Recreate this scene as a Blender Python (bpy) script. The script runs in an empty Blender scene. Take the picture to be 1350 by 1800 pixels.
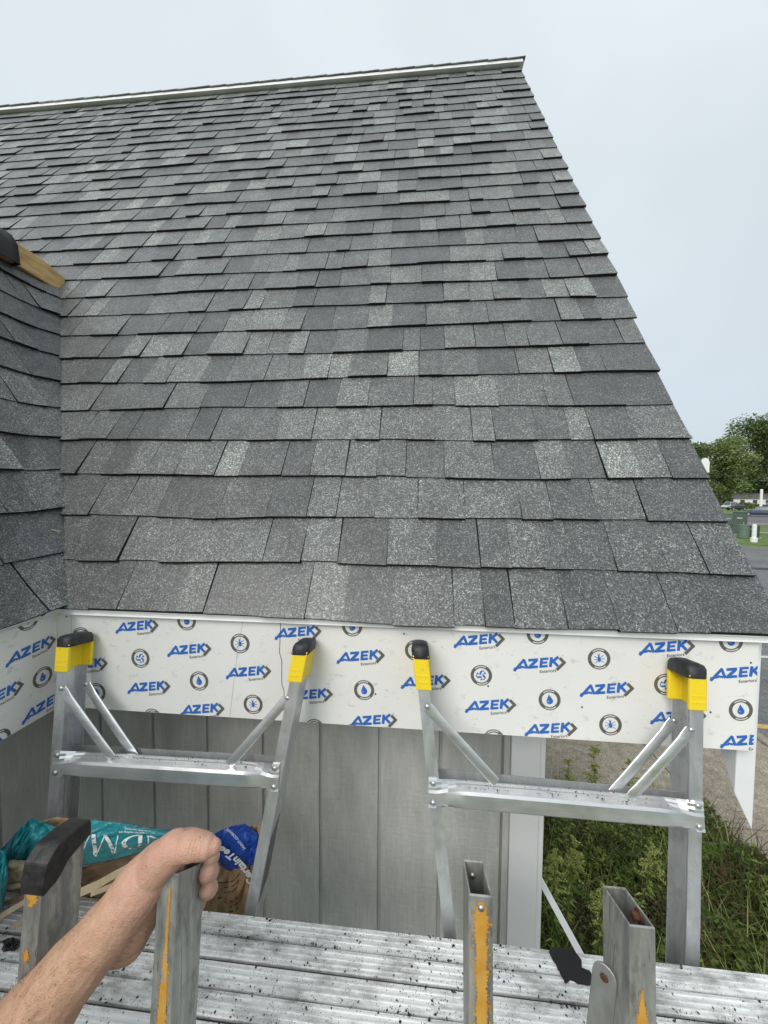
import bpy, bmesh, math, random
from mathutils import Vector, Matrix, noise
random.seed(7)
R = math.radians
SC = bpy.context.scene
COL = SC.collection

# ------------------------------------------------------------------ camera
CAM = Vector((1.0147, -0.9745, 0.3272))
YAW, PIT, ROL, FPX = 0.0900, -0.0440, 0.0085, 656.83       # measured on the 1350 x 1800 photograph
fw = Vector((-math.sin(YAW)*math.cos(PIT), math.cos(YAW)*math.cos(PIT), math.sin(PIT)))
r0 = Vector((math.cos(YAW), math.sin(YAW), 0)); u0 = r0.cross(fw)
rt = r0*math.cos(ROL) + u0*math.sin(ROL); up = -r0*math.sin(ROL) + u0*math.cos(ROL)
cd = bpy.data.cameras.new('camera'); co = bpy.data.objects.new('camera', cd); COL.objects.link(co)
m3 = Matrix((rt, up, -fw)).transposed()
co.matrix_world = Matrix.Translation(CAM) @ m3.to_4x4()
cd.sensor_fit = 'VERTICAL'; cd.sensor_height = 36.0; cd.lens = FPX/1800*36.0
cd.clip_start = 0.02; cd.clip_end = 3000
SC.camera = co
def at(px, py, Y):
    """point of the vertical plane y = Y seen at a pixel of the photograph"""
    d = fw + rt*((px-675)/FPX) + up*((900-py)/FPX)
    return CAM + d*((Y-CAM.y)/d.y)
def atz(px, py, Z):
    d = fw + rt*((px-675)/FPX) + up*((900-py)/FPX)
    return CAM + d*((Z-CAM.z)/d.z)
def atp(px, py, lean, c):
    """point of the leaning plane y - lean*z = c"""
    d = fw + rt*((px-675)/FPX) + up*((900-py)/FPX)
    t = (c - (CAM.y - lean*CAM.z))/(d.y - lean*d.z)
    return CAM + d*t

# ------------------------------------------------------------------ world, sun, exposure
SUN_EL, SUN_ROT = 38, 205          # high, behind the camera and a little to its left
w = bpy.data.worlds.new('World'); SC.world = w; w.use_nodes = True
nt = w.node_tree; nt.nodes.clear()
def N(t, typ, **k):
    n = t.nodes.new(typ)
    for a, b in k.items(): setattr(n, a, b)
    return n
out = N(nt, 'ShaderNodeOutputWorld'); bg = N(nt, 'ShaderNodeBackground')
sky = N(nt, 'ShaderNodeTexSky', sky_type='NISHITA'); sky.sun_disc = False
sky.sun_elevation = R(SUN_EL); sky.sun_rotation = R(SUN_ROT); sky.air_density = 1.0; sky.dust_density = 3.0
# an even cloud cover over the clear sky: a little brighter overhead than at the horizon, faintly mottled
tc = N(nt, 'ShaderNodeTexCoord'); sep = N(nt, 'ShaderNodeSeparateXYZ'); nt.links.new(tc.outputs['Generated'], sep.inputs[0])
rmp = N(nt, 'ShaderNodeValToRGB'); nt.links.new(sep.outputs['Z'], rmp.inputs[0])
rmp.color_ramp.elements[0].position = 0.0; rmp.color_ramp.elements[0].color = (4.95, 5.55, 6.0, 1)
rmp.color_ramp.elements[1].position = 0.9; rmp.color_ramp.elements[1].color = (6.5, 7.05, 7.35, 1)
nz = N(nt, 'ShaderNodeTexNoise'); nz.inputs['Scale'].default_value = 2.2; nz.inputs['Detail'].default_value = 3
nt.links.new(tc.outputs['Generated'], nz.inputs['Vector'])
mr = N(nt, 'ShaderNodeMapRange'); nt.links.new(nz.outputs[0], mr.inputs[0])
mr.inputs[1].default_value = .3; mr.inputs[2].default_value = .7; mr.inputs[3].default_value = .93; mr.inputs[4].default_value = 1.07
mul = N(nt, 'ShaderNodeMixRGB', blend_type='MULTIPLY'); mul.inputs[0].default_value = 1
nt.links.new(rmp.outputs[0], mul.inputs[1]); nt.links.new(mr.outputs[0], mul.inputs[2])
mx = N(nt, 'ShaderNodeMixRGB'); mx.inputs[0].default_value = 0.9
nt.links.new(sky.outputs[0], mx.inputs[1]); nt.links.new(mul.outputs[0], mx.inputs[2])
nt.links.new(mx.outputs[0], bg.inputs[0]); bg.inputs[1].default_value = 0.090
nt.links.new(bg.outputs[0], out.inputs[0])
sl = bpy.data.lights.new('sun', 'SUN'); sl.energy = 1.5; sl.angle = R(35); sl.color = (1, .97, .93)
so = bpy.data.objects.new('sun', sl); COL.objects.link(so)
sd = Vector((math.sin(R(SUN_ROT))*math.cos(R(SUN_EL)), math.cos(R(SUN_ROT))*math.cos(R(SUN_EL)), math.sin(R(SUN_EL))))
so.rotation_euler = sd.to_track_quat('Z', 'Y').to_euler()
SC.view_settings.view_transform = 'Standard'; SC.view_settings.look = 'None'
SC.view_settings.exposure = 0.55; SC.view_settings.gamma = 1.0
SC.view_settings.use_curve_mapping = False
try: SC.cycles.use_denoising = True
except Exception: pass

# ------------------------------------------------------------------ helpers
def tag(o, label=None, cat=None, group=None, kind=None):
    if label: o['label'] = label
    if cat: o['category'] = cat
    if group: o['group'] = group
    if kind: o['kind'] = kind
    return o
def empty(name, loc=(0, 0, 0)):
    o = bpy.data.objects.new(name, None); o.location = loc; o.empty_display_size = .05; COL.objects.link(o); return o
class MB:
    def __init__(s): s.v = []; s.f = []; s.m = []; s.t = []; s.tone = 0.5
    def add(s, vs, fs, mi=0):
        b = len(s.v); s.v += [tuple(x) for x in vs]
        for f in fs: s.f.append(tuple(b+i for i in f)); s.m.append(mi); s.t.append(s.tone)
        return s
    def box(s, a, b, mi=0):
        x0, y0, z0 = a; x1, y1, z1 = b
        return s.add([(x0,y0,z0),(x1,y0,z0),(x1,y1,z0),(x0,y1,z0),(x0,y0,z1),(x1,y0,z1),(x1,y1,z1),(x0,y1,z1)],
              [(0,3,2,1),(4,5,6,7),(0,1,5,4),(1,2,6,5),(2,3,7,6),(3,0,4,7)], mi)
    def prism(s, prof, P0, P1, U, V, mi=0, caps=True):
        """closed 2-D profile swept from P0 to P1; a profile point (a, b) sits at P + U*a + V*b"""
        n = len(prof); P0, P1, U, V = Vector(P0), Vector(P1), Vector(U), Vector(V)
        vs = [P0+U*a+V*b for a, b in prof] + [P1+U*a+V*b for a, b in prof]
        fs = [(i, (i+1) % n, n+(i+1) % n, n+i) for i in range(n)]
        if caps: fs += [tuple(range(n))[::-1], tuple(range(n, 2*n))]
        return s.add(vs, fs, mi)
    def tube(s, pts, rad, n=8, mi=0, caps=True):
        pts = [Vector(p) for p in pts]
        if not isinstance(rad, (list, tuple)): rad = [rad]*len(pts)
        vs = []; prev = None
        for i, p in enumerate(pts):
            t = (pts[min(i+1, len(pts)-1)]-pts[max(i-1, 0)]).normalized()
            a = prev if prev is not None else (Vector((0,0,1)) if abs(t.z) < .9 else Vector((1,0,0)))
            u = (a-t*a.dot(t)).normalized(); v = t.cross(u); prev = u
            r = rad[i]; ra, rb = r if isinstance(r, tuple) else (r, r)
            for k in range(n):
                q = 2*math.pi*k/n; vs.append(p+u*(math.cos(q)*ra)+v*(math.sin(q)*rb))
        fs = [(i*n+k, i*n+(k+1) % n, (i+1)*n+(k+1) % n, (i+1)*n+k) for i in range(len(pts)-1) for k in range(n)]
        if caps: fs += [tuple(range(n))[::-1], tuple(range((len(pts)-1)*n, len(pts)*n))]
        return s.add(vs, fs, mi)
    def dome(s, c, nrm, r, h, n=10, mi=0):
        c = Vector(c); nrm = Vector(nrm).normalized(); u = nrm.orthogonal().normalized(); v = nrm.cross(u); vs = []
        rings = [(1, 0), (.92, .45), (.65, .82), (.3, .97)]
        for rr, hh in rings:
            for k in range(n):
                q = 2*math.pi*k/n; vs.append(c+u*(math.cos(q)*r*rr)+v*(math.sin(q)*r*rr)+nrm*(h*hh))
        vs.append(c+nrm*h)
        fs = [(j*n+k, j*n+(k+1) % n, (j+1)*n+(k+1) % n, (j+1)*n+k) for j in range(3) for k in range(n)]
        fs += [(3*n+k, 3*n+(k+1) % n, 4*n) for k in range(n)]
        return s.add(vs, fs, mi)
    def build(s, name, mats, parent=None, smooth=False, bevel=0, seg=2, fix=True):
        me = bpy.data.meshes.new(name); me.from_pydata(s.v, [], s.f)
        if not isinstance(mats, (list, tuple)): mats = [mats]
        for m in mats: me.materials.append(m)
        me.polygons.foreach_set('material_index', s.m)
        if any(abs(t-.5) > 1e-6 for t in s.t):
            at_ = me.attributes.new('tone', 'FLOAT', 'FACE'); at_.data.foreach_set('value', s.t)
        if fix:
            bm = bmesh.new(); bm.from_mesh(me); bmesh.ops.recalc_face_normals(bm, faces=bm.faces); bm.to_mesh(me); bm.free()
        if smooth: me.polygons.foreach_set('use_smooth', [True]*len(me.polygons))
        me.update()
        o = bpy.data.objects.new(name, me); COL.objects.link(o)
        if parent: o.parent = parent; o.matrix_parent_inverse = Matrix.Translation(-parent.matrix_world.translation) if False else Matrix()
        if parent and parent.type == 'EMPTY': o.location = -parent.location
        if bevel:
            b = o.modifiers.new('bevel', 'BEVEL'); b.width = bevel; b.segments = seg; b.limit_method = 'ANGLE'; b.angle_limit = R(35)
            b.harden_normals = False
        return o
def smooth_by_angle(o, ang=40):
    me = o.data; me.polygons.foreach_set('use_smooth', [True]*len(me.polygons))
    bm = bmesh.new(); bm.from_mesh(me)
    for e in bm.edges:
        if len(e.link_faces) == 2 and e.calc_face_angle(0) > R(ang): e.smooth = False
    bm.to_mesh(me); bm.free(); me.update()
def text_geo(txt, size=1.0, bold=0.0, shear=0.0):
    cu = bpy.data.curves.new('print_text', 'FONT'); cu.body = txt; cu.size = size; cu.offset = bold; cu.shear = shear
    cu.resolution_u = 3; cu.align_x = 'LEFT'
    o = bpy.data.objects.new('print_text', cu); COL.objects.link(o)
    dg = bpy.context.evaluated_depsgraph_get(); dg.update()
    me = bpy.data.meshes.new_from_object(o.evaluated_get(dg))
    vs = [v.co.copy() for v in me.vertices]; fs = [tuple(p.vertices) for p in me.polygons]
    bpy.data.objects.remove(o); bpy.data.meshes.remove(me); bpy.data.curves.remove(cu)
    return vs, fs

# ------------------------------------------------------------------ materials
class Mat:
    def __init__(s, name, rough=.6, metal=0.0, spec=.5):
        s.m = bpy.data.materials.new(name); s.m.use_nodes = True; s.t = s.m.node_tree; s.t.nodes.clear()
        s.o = N(s.t, 'ShaderNodeOutputMaterial'); s.b = N(s.t, 'ShaderNodeBsdfPrincipled'); s.t.links.new(s.b.outputs[0], s.o.inputs[0])
        s.b.inputs['Roughness'].default_value = rough; s.b.inputs['Metallic'].default_value = metal
        s.b.inputs['Specular IOR Level'].default_value = spec
        s.g = N(s.t, 'ShaderNodeNewGeometry')
        s.pos = s.g.outputs['Position']
    def ln(s, a, b): s.t.links.new(a, b)
    def mapv(s, scale=(1,1,1), vec=None, rot=(0,0,0)):
        n = N(s.t, 'ShaderNodeMapping'); n.inputs['Scale'].default_value = scale; n.inputs['Rotation'].default_value = rot
        s.ln(vec or s.pos, n.inputs[0]); return n.outputs[0]
    def noise(s, scale, detail=3, rough=.55, vec=None):
        n = N(s.t, 'ShaderNodeTexNoise'); n.inputs['Scale'].default_value = scale; n.inputs['Detail'].default_value = detail
        n.inputs['Roughness'].default_value = rough; s.ln(vec or s.pos, n.inputs['Vector']); return n.outputs[0]
    def voro(s, scale, vec=None, out='Color', rnd=1.0, feature='F1'):
        n = N(s.t, 'ShaderNodeTexVoronoi', feature=feature); n.inputs['Scale'].default_value = scale; n.inputs['Randomness'].default_value = rnd
        s.ln(vec or s.pos, n.inputs['Vector']); return n.outputs[out]
    def ramp(s, fac, stops, interp='LINEAR'):
        n = N(s.t, 'ShaderNodeValToRGB'); n.color_ramp.interpolation = interp; e = n.color_ramp.elements
        while len(e) < len(stops): e.new(.5)
        for i, (p, c) in enumerate(stops):
            e[i].position = p; e[i].color = (c, c, c, 1) if isinstance(c, (int, float)) else (*c, 1)
        s.ln(fac, n.inputs[0]); return n.outputs[0]
    def mix(s, fac, a, b, mode='MIX'):
        n = N(s.t, 'ShaderNodeMixRGB', blend_type=mode)
        for i, v in enumerate((fac, a, b)):
            if isinstance(v, (int, float)): n.inputs[i].default_value = v if i == 0 else (v, v, v, 1)
            elif isinstance(v, tuple): n.inputs[i].default_value = (*v, 1)
            else: s.ln(v, n.inputs[i])
        return n.outputs[0]
    def math(s, op, a, b=0.0):
        n = N(s.t, 'ShaderNodeMath', operation=op)
        for i, v in enumerate((a, b)):
            if isinstance(v, (int, float)): n.inputs[i].default_value = v
            else: s.ln(v, n.inputs[i])
        return n.outputs[0]
    def color(s, c):
        if isinstance(c, tuple): s.b.inputs['Base Color'].default_value = (*c, 1)
        else: s.ln(c, s.b.inputs['Base Color'])
        return s
    def rough(s, c): s.ln(c, s.b.inputs['Roughness']); return s
    def bump(s, h, strength=.3, dist=.002):
        n = N(s.t, 'ShaderNodeBump'); n.inputs['Strength'].default_value = strength; n.inputs['Distance'].default_value = dist
        s.ln(h, n.inputs['Height']); s.ln(n.outputs[0], s.b.inputs['Normal']); return s
def plain(name, c, rough=.6, metal=0.0, var=.12, scale=30, spec=.5, bump=0, bscale=80, bdist=.001):
    m = Mat(name, rough, metal, spec)
    n = m.noise(scale, 4); c2 = tuple(max(0, x*(1-var)) for x in c); c3 = tuple(min(1, x*(1+var)) for x in c)
    m.color(m.ramp(n, [(.3, c2), (.7, c3)]))
    if bump: m.bump(m.noise(bscale, 4), bump, bdist)
    return m.m

def mk_shingle():
    m = Mat('asphalt_shingle', .40, 0, 1.0)
    a = N(m.t, 'ShaderNodeAttribute', attribute_name='tone')
    base = m.ramp(a.outputs['Fac'], [(0, (.068, .069, .070)), (.3, (.102, .103, .103)), (.55, (.154, .156, .153)), (.8, (.238, .246, .236)), (1, (.325, .345, .323))])
    v1 = m.voro(360); v2 = m.voro(700)
    s1 = N(m.t, 'ShaderNodeSeparateColor'); m.ln(v1, s1.inputs[0]); s2 = N(m.t, 'ShaderNodeSeparateColor'); m.ln(v2, s2.inputs[0])
    gr = m.ramp(s1.outputs[0], [(0, .22), (.40, .58), (.74, 1.05), (.90, 1.8), (1, 2.8)])
    g2 = m.ramp(s2.outputs[1], [(0, .45), (.6, .92), (1, 1.9)])
    c = m.mix(1, base, gr, 'MULTIPLY'); c = m.mix(1, c, g2, 'MULTIPLY')
    blot = m.ramp(m.noise(9, 5, .65), [(.3, .76), (.7, 1.22)]); c = m.mix(1, c, blot, 'MULTIPLY'); c = m.mix(1, c, m.ramp(m.noise(34, 5, .7), [(.3, .80), (.7, 1.2)]), 'MULTIPLY')
    hue = m.mix(m.noise(3.1, 2), (1.01, 1.0, .99), (.96, 1.02, .985)); c = m.mix(1, c, hue, 'MULTIPLY')
    m.color(c)
    m.bump(m.math('ADD', s1.outputs[0], m.math('MULTIPLY', s2.outputs[1], .5)), .55, .0016)
    return m.m
M_SH = mk_shingle()
M_EDGE = plain('shingle_edge', (.012, .012, .013), .85, bump=.4, bscale=300)
M_UNDER = plain('roof_underlay', (.022, .022, .023), .9)
def mk_pvc():
    m = Mat('white_pvc', .42, 0, .4)
    s = m.ramp(m.noise(1, 6, .72, m.mapv((26, 26, 40))), [(.57, 1.0), (.70, .70)])
    s2 = m.ramp(m.noise(3, 3), [(.3, .94), (.7, 1.02)])
    sp = m.ramp(m.voro(60, out='Distance'), [(.045, .45), (.075, 1.0)])
    spm = m.ramp(m.noise(9, 2), [(.46, 0), (.58, 1)])
    c = m.mix(1, (.84, .835, .805), s, 'MULTIPLY'); c = m.mix(1, c, s2, 'MULTIPLY'); c = m.mix(spm, c, m.mix(1, c, sp, 'MULTIPLY'))
    m.color(c); m.bump(m.noise(240, 2), .04, .0005); return m.m
M_PVC = mk_pvc()
M_TRIM = plain('white_trim_paint', (.78, .79, .79), .45, var=.04, scale=6)
M_DRIP = plain('white_drip_metal', (.83, .835, .83), .5, .0, .05, 14)
def mk_siding():
    m = Mat('grey_siding_paint', .62, 0, .35)
    st = m.mapv((95, 95, 9)); n1 = m.noise(1, 6, .68, st)
    hz = m.noise(1, 4, .6, m.mapv((22, 22, 75)))
    c = m.mix(m.ramp(n1, [(.35, 0), (.7, 1)]), (.55, .55, .522), (.65, .65, .62))
    c = m.mix(m.ramp(m.noise(1, 5, .65, m.mapv((14, 14, 4))), [(.40, .0), (.70, .8)]), c, (.44, .445, .425))
    sp = m.ramp(m.voro(75, out='Distance'), [(.04, .25), (.08, 1.0)])
    spm = m.ramp(m.noise(13, 2), [(.50, 0), (.58, 1)])
    c = m.mix(spm, c, m.mix(1, c, sp, 'MULTIPLY')); m.color(c)
    m.bump(m.math('ADD', n1, m.math('MULTIPLY', hz, .7)), .8, .0045); return m.m
M_SIDE = mk_siding()
def mk_alu(name, base=(.70, .71, .72), rough=.36, dirt=.5, streak=(60, 60, 4), metal=.88):
    m = Mat(name, rough, metal, .5)
    n = m.noise(1, 5, .6, m.mapv(streak)); d = m.noise(17, 6, .65)
    c = m.mix(m.ramp(n, [(.3, 0), (.7, 1)]), tuple(x*.86 for x in base), tuple(min(1, x*1.1) for x in base))
    c = m.mix(m.ramp(d, [(.52, 0), (.75, dirt)]), c, tuple(x*.5 for x in base))
    sp = m.ramp(m.voro(130, out='Distance'), [(.05, 1.0), (.10, 0)]); spm = m.ramp(m.noise(24, 2), [(.52, 0), (.6, 1)])
    c = m.mix(m.math('MULTIPLY', sp, spm), c, (.03, .03, .03)); m.color(c)
    m.rough(m.ramp(d, [(.3, rough*.85), (.75, min(1, rough*1.6))])); m.bump(n, .08, .0006); return m.m
M_ALU = mk_alu('ladder_aluminium', (.66, .67, .68), .40, .75)
M_STEP = mk_alu('bright_step_aluminium', (.80, .81, .82), .30, .3, (4, 60, 60))
M_RIV = plain('rivet_metal', (.58, .59, .60), .32, .9, .1, 90)
def mk_oldalu(paint=True):
    m = Mat('worn_painted_rail' if paint else 'weathered_rail', .5, .55, .4)
    n = m.noise(1, 5, .6, m.mapv((55, 55, 3.5))); base = m.mix(m.ramp(n, [(.3, 0), (.7, 1)]), (.24, .25, .25), (.56, .555, .51))
    d = m.ramp(m.noise(1, 6, .7, m.mapv((60, 60, 22))), [(.48, 0), (.66, .75)]); base = m.mix(d, base, (.17, .17, .155)); sc = m.ramp(m.noise(1, 3, .5, m.mapv((260, 260, 9))), [(.66, 0), (.70, .8)]); base = m.mix(sc, base, (.10, .10, .10))
    if paint:
        pn = m.noise(1, 6, .68, m.mapv((42, 42, 9)))
        pm = m.ramp(pn, [(.50, 0), (.535, 1)]); base = m.mix(pm, base, (.66, .34, .055))
    m.color(base); m.rough(m.ramp(n, [(0, .42), (1, .62)])); m.bump(n, .1, .0008); return m.m
M_OLDP = mk_oldalu(True); M_OLD = mk_oldalu(False)
def mk_yellowwear():
    m = Mat('worn_yellow_paint', .55, .2, .4)
    n = m.noise(1, 6, .7, m.mapv((70, 70, 16)))
    c = m.mix(m.ramp(m.noise(40, 4), [(.35, 0), (.7, 1)]), (.62, .31, .045), (.74, .42, .09))
    m.color(m.mix(m.ramp(n, [(.60, 0), (.66, 1)]), c, (.36, .36, .34))); m.bump(n, .2, .0006); return m.m
M_YWEAR = mk_yellowwear()
def mk_deck():
    m = Mat('deck_aluminium', .5, .12, .45)
    n = m.noise(1, 5, .65, m.mapv((5, 140, 140))); d = m.noise(1, 6, .72, m.mapv((9, 22, 22)))
    c = m.mix(m.ramp(n, [(.3, 0), (.7, 1)]), (.66, .67, .66), (.86, .87, .86))
    c = m.mix(m.ramp(d, [(.45, 0), (.66, .9)]), c, (.25, .25, .238))
    sp = m.ramp(m.voro(230, out='Distance'), [(.14, 1.0), (.24, 0)]); spm = m.ramp(m.noise(33, 3), [(.46, 0), (.56, 1)])
    c = m.mix(m.math('MULTIPLY', sp, spm), c, (.04, .04, .04)); m.color(c); m.bump(m.math('ADD', n, d), .18, .001); return m.m
M_DECK = mk_deck()
M_DARK = plain('dark_parts_and_gap_shade', (.06, .06, .06), .6)  # dark nails and windows; also the painted shade in the deck gaps
M_BLACK = plain('black_rubber', (.020, .020, .020), .5, var=.75, scale=70, bump=.6, bscale=90, bdist=.002)
def mk_yel():
    m = Mat('yellow_plastic', .42, 0, .45)
    d = m.ramp(m.noise(70, 5, .7), [(.58, 0), (.72, .6)]); c = m.mix(d, (.86, .64, .022), (.46, .34, .03)); m.color(c)
    m.bump(m.noise(260, 3), .1, .0006); return m.m
M_YEL = mk_yel()
M_BLUE = plain('print_blue', (.030, .145, .50), .45, var=.1)
M_GREY = plain('print_grey', (.125, .120, .105), .5, var=.1)
M_LITE = plain('print_light', (.72, .73, .72), .5, var=.02)
def mk_skin():
    m = Mat('skin', .5, 0, .4)
    n = m.noise(55, 6, .65); r = m.noise(17, 4, .6)
    c = m.mix(m.ramp(n, [(.3, 0), (.7, 1)]), (.45, .26, .160), (.62, .395, .265))
    c = m.mix(m.ramp(r, [(.45, 0), (.70, .75)]), c, (.56, .30, .225))
    fp = at(350, 1505, .47-.9745)                    # fingers and thumb are pinker than the forearm
    dn = N(m.t, 'ShaderNodeVectorMath', operation='DISTANCE'); m.ln(m.pos, dn.inputs[0]); dn.inputs[1].default_value = fp
    c = m.mix(m.ramp(dn.outputs['Value'], [(.03, .55), (.16, 0)]), c, (.66, .37, .30))
    sp = m.ramp(m.voro(46, out='Distance'), [(.045, .5), (.085, 1.0)]); c = m.mix(1, c, sp, 'MULTIPLY'); m.color(c)
    m.b.inputs['Subsurface Weight'].default_value = .08; m.b.inputs['Subsurface Radius'].default_value = (.006, .0025, .0012); m.b.inputs['Subsurface Scale'].default_value = 1
    h = m.math('ADD', m.noise(150, 6, .7), m.math('MULTIPLY', m.voro(330, out='Distance', feature='DISTANCE_TO_EDGE'), 1.4))
    m.rough(m.ramp(n, [(.3, .40), (.7, .62)])); m.bump(h, .55, .0016); return m.m
M_SKIN = mk_skin()
M_NAIL = plain('fingernail', (.62, .385, .31), .28, var=.06)
M_HAIR = plain('arm_hair', (.30, .17, .07), .5)
def mk_kraft(name, c1, c2, gloss=.55, lines=False):
    m = Mat(name, gloss, 0, .4); n = m.noise(24, 6, .65)
    m.color(m.mix(m.ramp(n, [(.3, 0), (.7, 1)]), c1, c2)); m.bump(m.noise(45, 5, .65), .5, .004); return m.m
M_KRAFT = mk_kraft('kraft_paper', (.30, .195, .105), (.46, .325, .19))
M_KRAFTL = mk_kraft('pale_kraft_strip', (.42, .32, .21), (.58, .47, .33))
M_TEAL = mk_kraft('teal_wrapper', (.008, .150, .185), (.018, .245, .275), .26)
M_BLUEW = mk_kraft('blue_wrapper', (.010, .042, .27), (.020, .085, .42), .30)
M_INK = plain('brown_ink', (.10, .055, .028), .6)
M_WHITEINK = plain('white_ink', (.74, .77, .77), .4, var=.04)
def mk_wood():
    m = Mat('cut_pine', .6, 0, .3); n = m.noise(1, 4, .6, m.mapv((70, 8, 70)))
    m.color(m.ramp(n, [(.3, (.40, .235, .085)), (.55, (.66, .44, .19)), (.75, (.72, .52, .27))])); m.bump(n, .25, .002); return m.m
M_WOOD = mk_wood()
def leafmat(name, cols, trans=.25):
    m = Mat(name, .5, 0, .35); a = N(m.t, 'ShaderNodeAttribute', attribute_name='tone')
    c = m.ramp(a.outputs['Fac'], [(i/(len(cols)-1), x) for i, x in enumerate(cols)]); m.color(c)
    tr = N(m.t, 'ShaderNodeBsdfTranslucent'); m.ln(c, tr.inputs[0]); ms = N(m.t, 'ShaderNodeMixShader'); ms.inputs[0].default_value = trans
    m.ln(m.b.outputs[0], ms.inputs[1]); m.ln(tr.outputs[0], ms.inputs[2]); m.ln(ms.outputs[0], m.o.inputs[0]); return m.m
M_WEED = leafmat('weed_leaf', [(.13, .09, .045), (.055, .09, .022), (.13, .19, .042), (.25, .31, .075), (.44, .44, .16)])
M_GOLD = leafmat('goldenrod', [(.20, .25, .06), (.38, .42, .11), (.56, .56, .20)])
M_TLEAF = leafmat('tree_leaf_dark', [(.055, .09, .028), (.11, .165, .052), (.21, .275, .10)])
M_TLEAF2 = leafmat('tree_leaf_light', [(.11, .15, .05), (.20, .26, .09), (.36, .42, .20)])
M_STEM = plain('plant_stem', (.10, .075, .035), .8)
M_BARK = plain('bark', (.075, .060, .048), .9, var=.3, scale=8, bump=.5, bscale=20, bdist=.02)
G = -2.5

# ------------------------------------------------------------------ ground, walks, roads
def sheet(name, pts, z, mat):
    o = MB().add([(x, y, z) for x, y in pts], [tuple(range(len(pts)))]).build(name, mat, fix=False); tag(o, kind='structure'); return o
def mk_ground(name, c1, c2, scale, speck=None):
    m = Mat(name, .85, 0, .3); n = m.noise(scale, 6, .65); c = m.mix(m.ramp(n, [(.35, 0), (.68, 1)]), c1, c2)
    n2 = m.noise(scale*.12, 3); c = m.mix(1, c, m.ramp(n2, [(.3, .85), (.7, 1.15)]), 'MULTIPLY')
    if speck:
        s = N(m.t, 'ShaderNodeSeparateColor'); m.ln(m.voro(speck), s.inputs[0]); c = m.mix(1, c, m.ramp(s.outputs[0], [(0, .72), (.6, 1), (1, 1.45)]), 'MULTIPLY')
    m.color(c); m.bump(n, .4, .01); return m.m
M_SOIL = mk_ground('soil', (.035, .030, .018), (.075, .062, .036), 14)
M_LAWN = mk_ground('lawn_ground', (.085, .13, .03), (.16, .22, .055), 3)
M_ASPH = mk_ground('lot_asphalt', (.13, .132, .134), (.185, .188, .19), 6, 90)
M_ROAD = mk_ground('road_asphalt', (.13, .125, .122), (.185, .18, .175), 1.2)
M_CONC = mk_ground('concrete', (.25, .215, .165), (.36, .32, .255), 10, 110)
M_YLINE = plain('yellow_line_paint', (.50, .36, .12), .8, var=.3, scale=40)
M_WLINE = plain('white_line_paint', (.55, .55, .53), .8, var=.25, scale=20)
sheet('ground', [(-900, -60), (1500, -60), (1500, 1500), (-900, 1500)], G-.02, M_LAWN)
sheet('planting_bed', [(-6, -6), (3.62, -6), (3.62, 2.44), (3.0, 2.48), (1.2, 2.44), (-6, 2.44)], G-.012, M_SOIL)
# asphalt lot right of the walk, up to the verge
sheet('parking_lot', [(5.02, -40), (70, -40), (44.2, 0.5), (4.3, 38.5), (-30, 72), (-30, 40), (5.02, 8)], G-.008, M_ASPH)
m = MB(); m.box((5.02, -12, G-.1), (5.14, 40, G+.03)); tag(m.build('kerb', M_CONC, bevel=.015), kind='structure')
wk = empty('concrete_walk', (0, 0, 0)); tag(wk, kind='structure')
for i, (x0, y0, x1, y1) in enumerate([(3.63, -2.0, 5.01, -.35), (3.63, -.34, 5.01, 1.0), (3.63, 1.01, 5.01, 2.35), (3.63, 2.365, 5.01, 4.1), (2.2, 2.45, 3.615, 4.1), (.75, 2.45, 2.188, 4.1), (3.63, 4.115, 5.01, 5.9), (3.63, 5.915, 5.01, 7.7)]):
    MB().box((x0, y0, G-.12), (x1, y1, G+.012+.004*(i % 3))).build('slab', M_CONC, wk, bevel=.012)
nx, ny = .723, .691            # the far road runs across the view on the right
def across(d, s): return (CAM.x+.66*d+.75*s, CAM.y+.75*d-.66*s)
def band(name, d0, d1, z, mat, s0=-120, s1=160):
    sheet(name, [across(d0, s0), across(d0, s1), across(d1, s1), across(d1, s0)], z, mat)
band('grass_verge', 32.5, 42, G-.004, M_LAWN)
band('pavement', 43, 45, G+.02, M_CONC)
band('road', 56, 96, G-.003, M_ROAD)
band('road_edge_line', 60, 60.5, G+.001, M_WLINE)
band('road_far_line', 92, 92.5, G+.001, M_WLINE)
q = atz(1343, 1273, G)
sheet('lot_line', [(5.2, 3.92), (11, 3.55), (11, 3.65), (5.2, 4.02)], G-.003, M_YLINE)
sheet('lot_bay_line', [(5.2, 6.1), (14, 6.3), (14, 6.4), (5.2, 6.2)], G-.003, M_WLINE)
sheet('lot_patch', [(14, 15.2), (20, 14.6), (20.5, 14.95), (14.2, 15.7)], G-.002, plain('tar_patch', (.03, .03, .03), .7))

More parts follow.
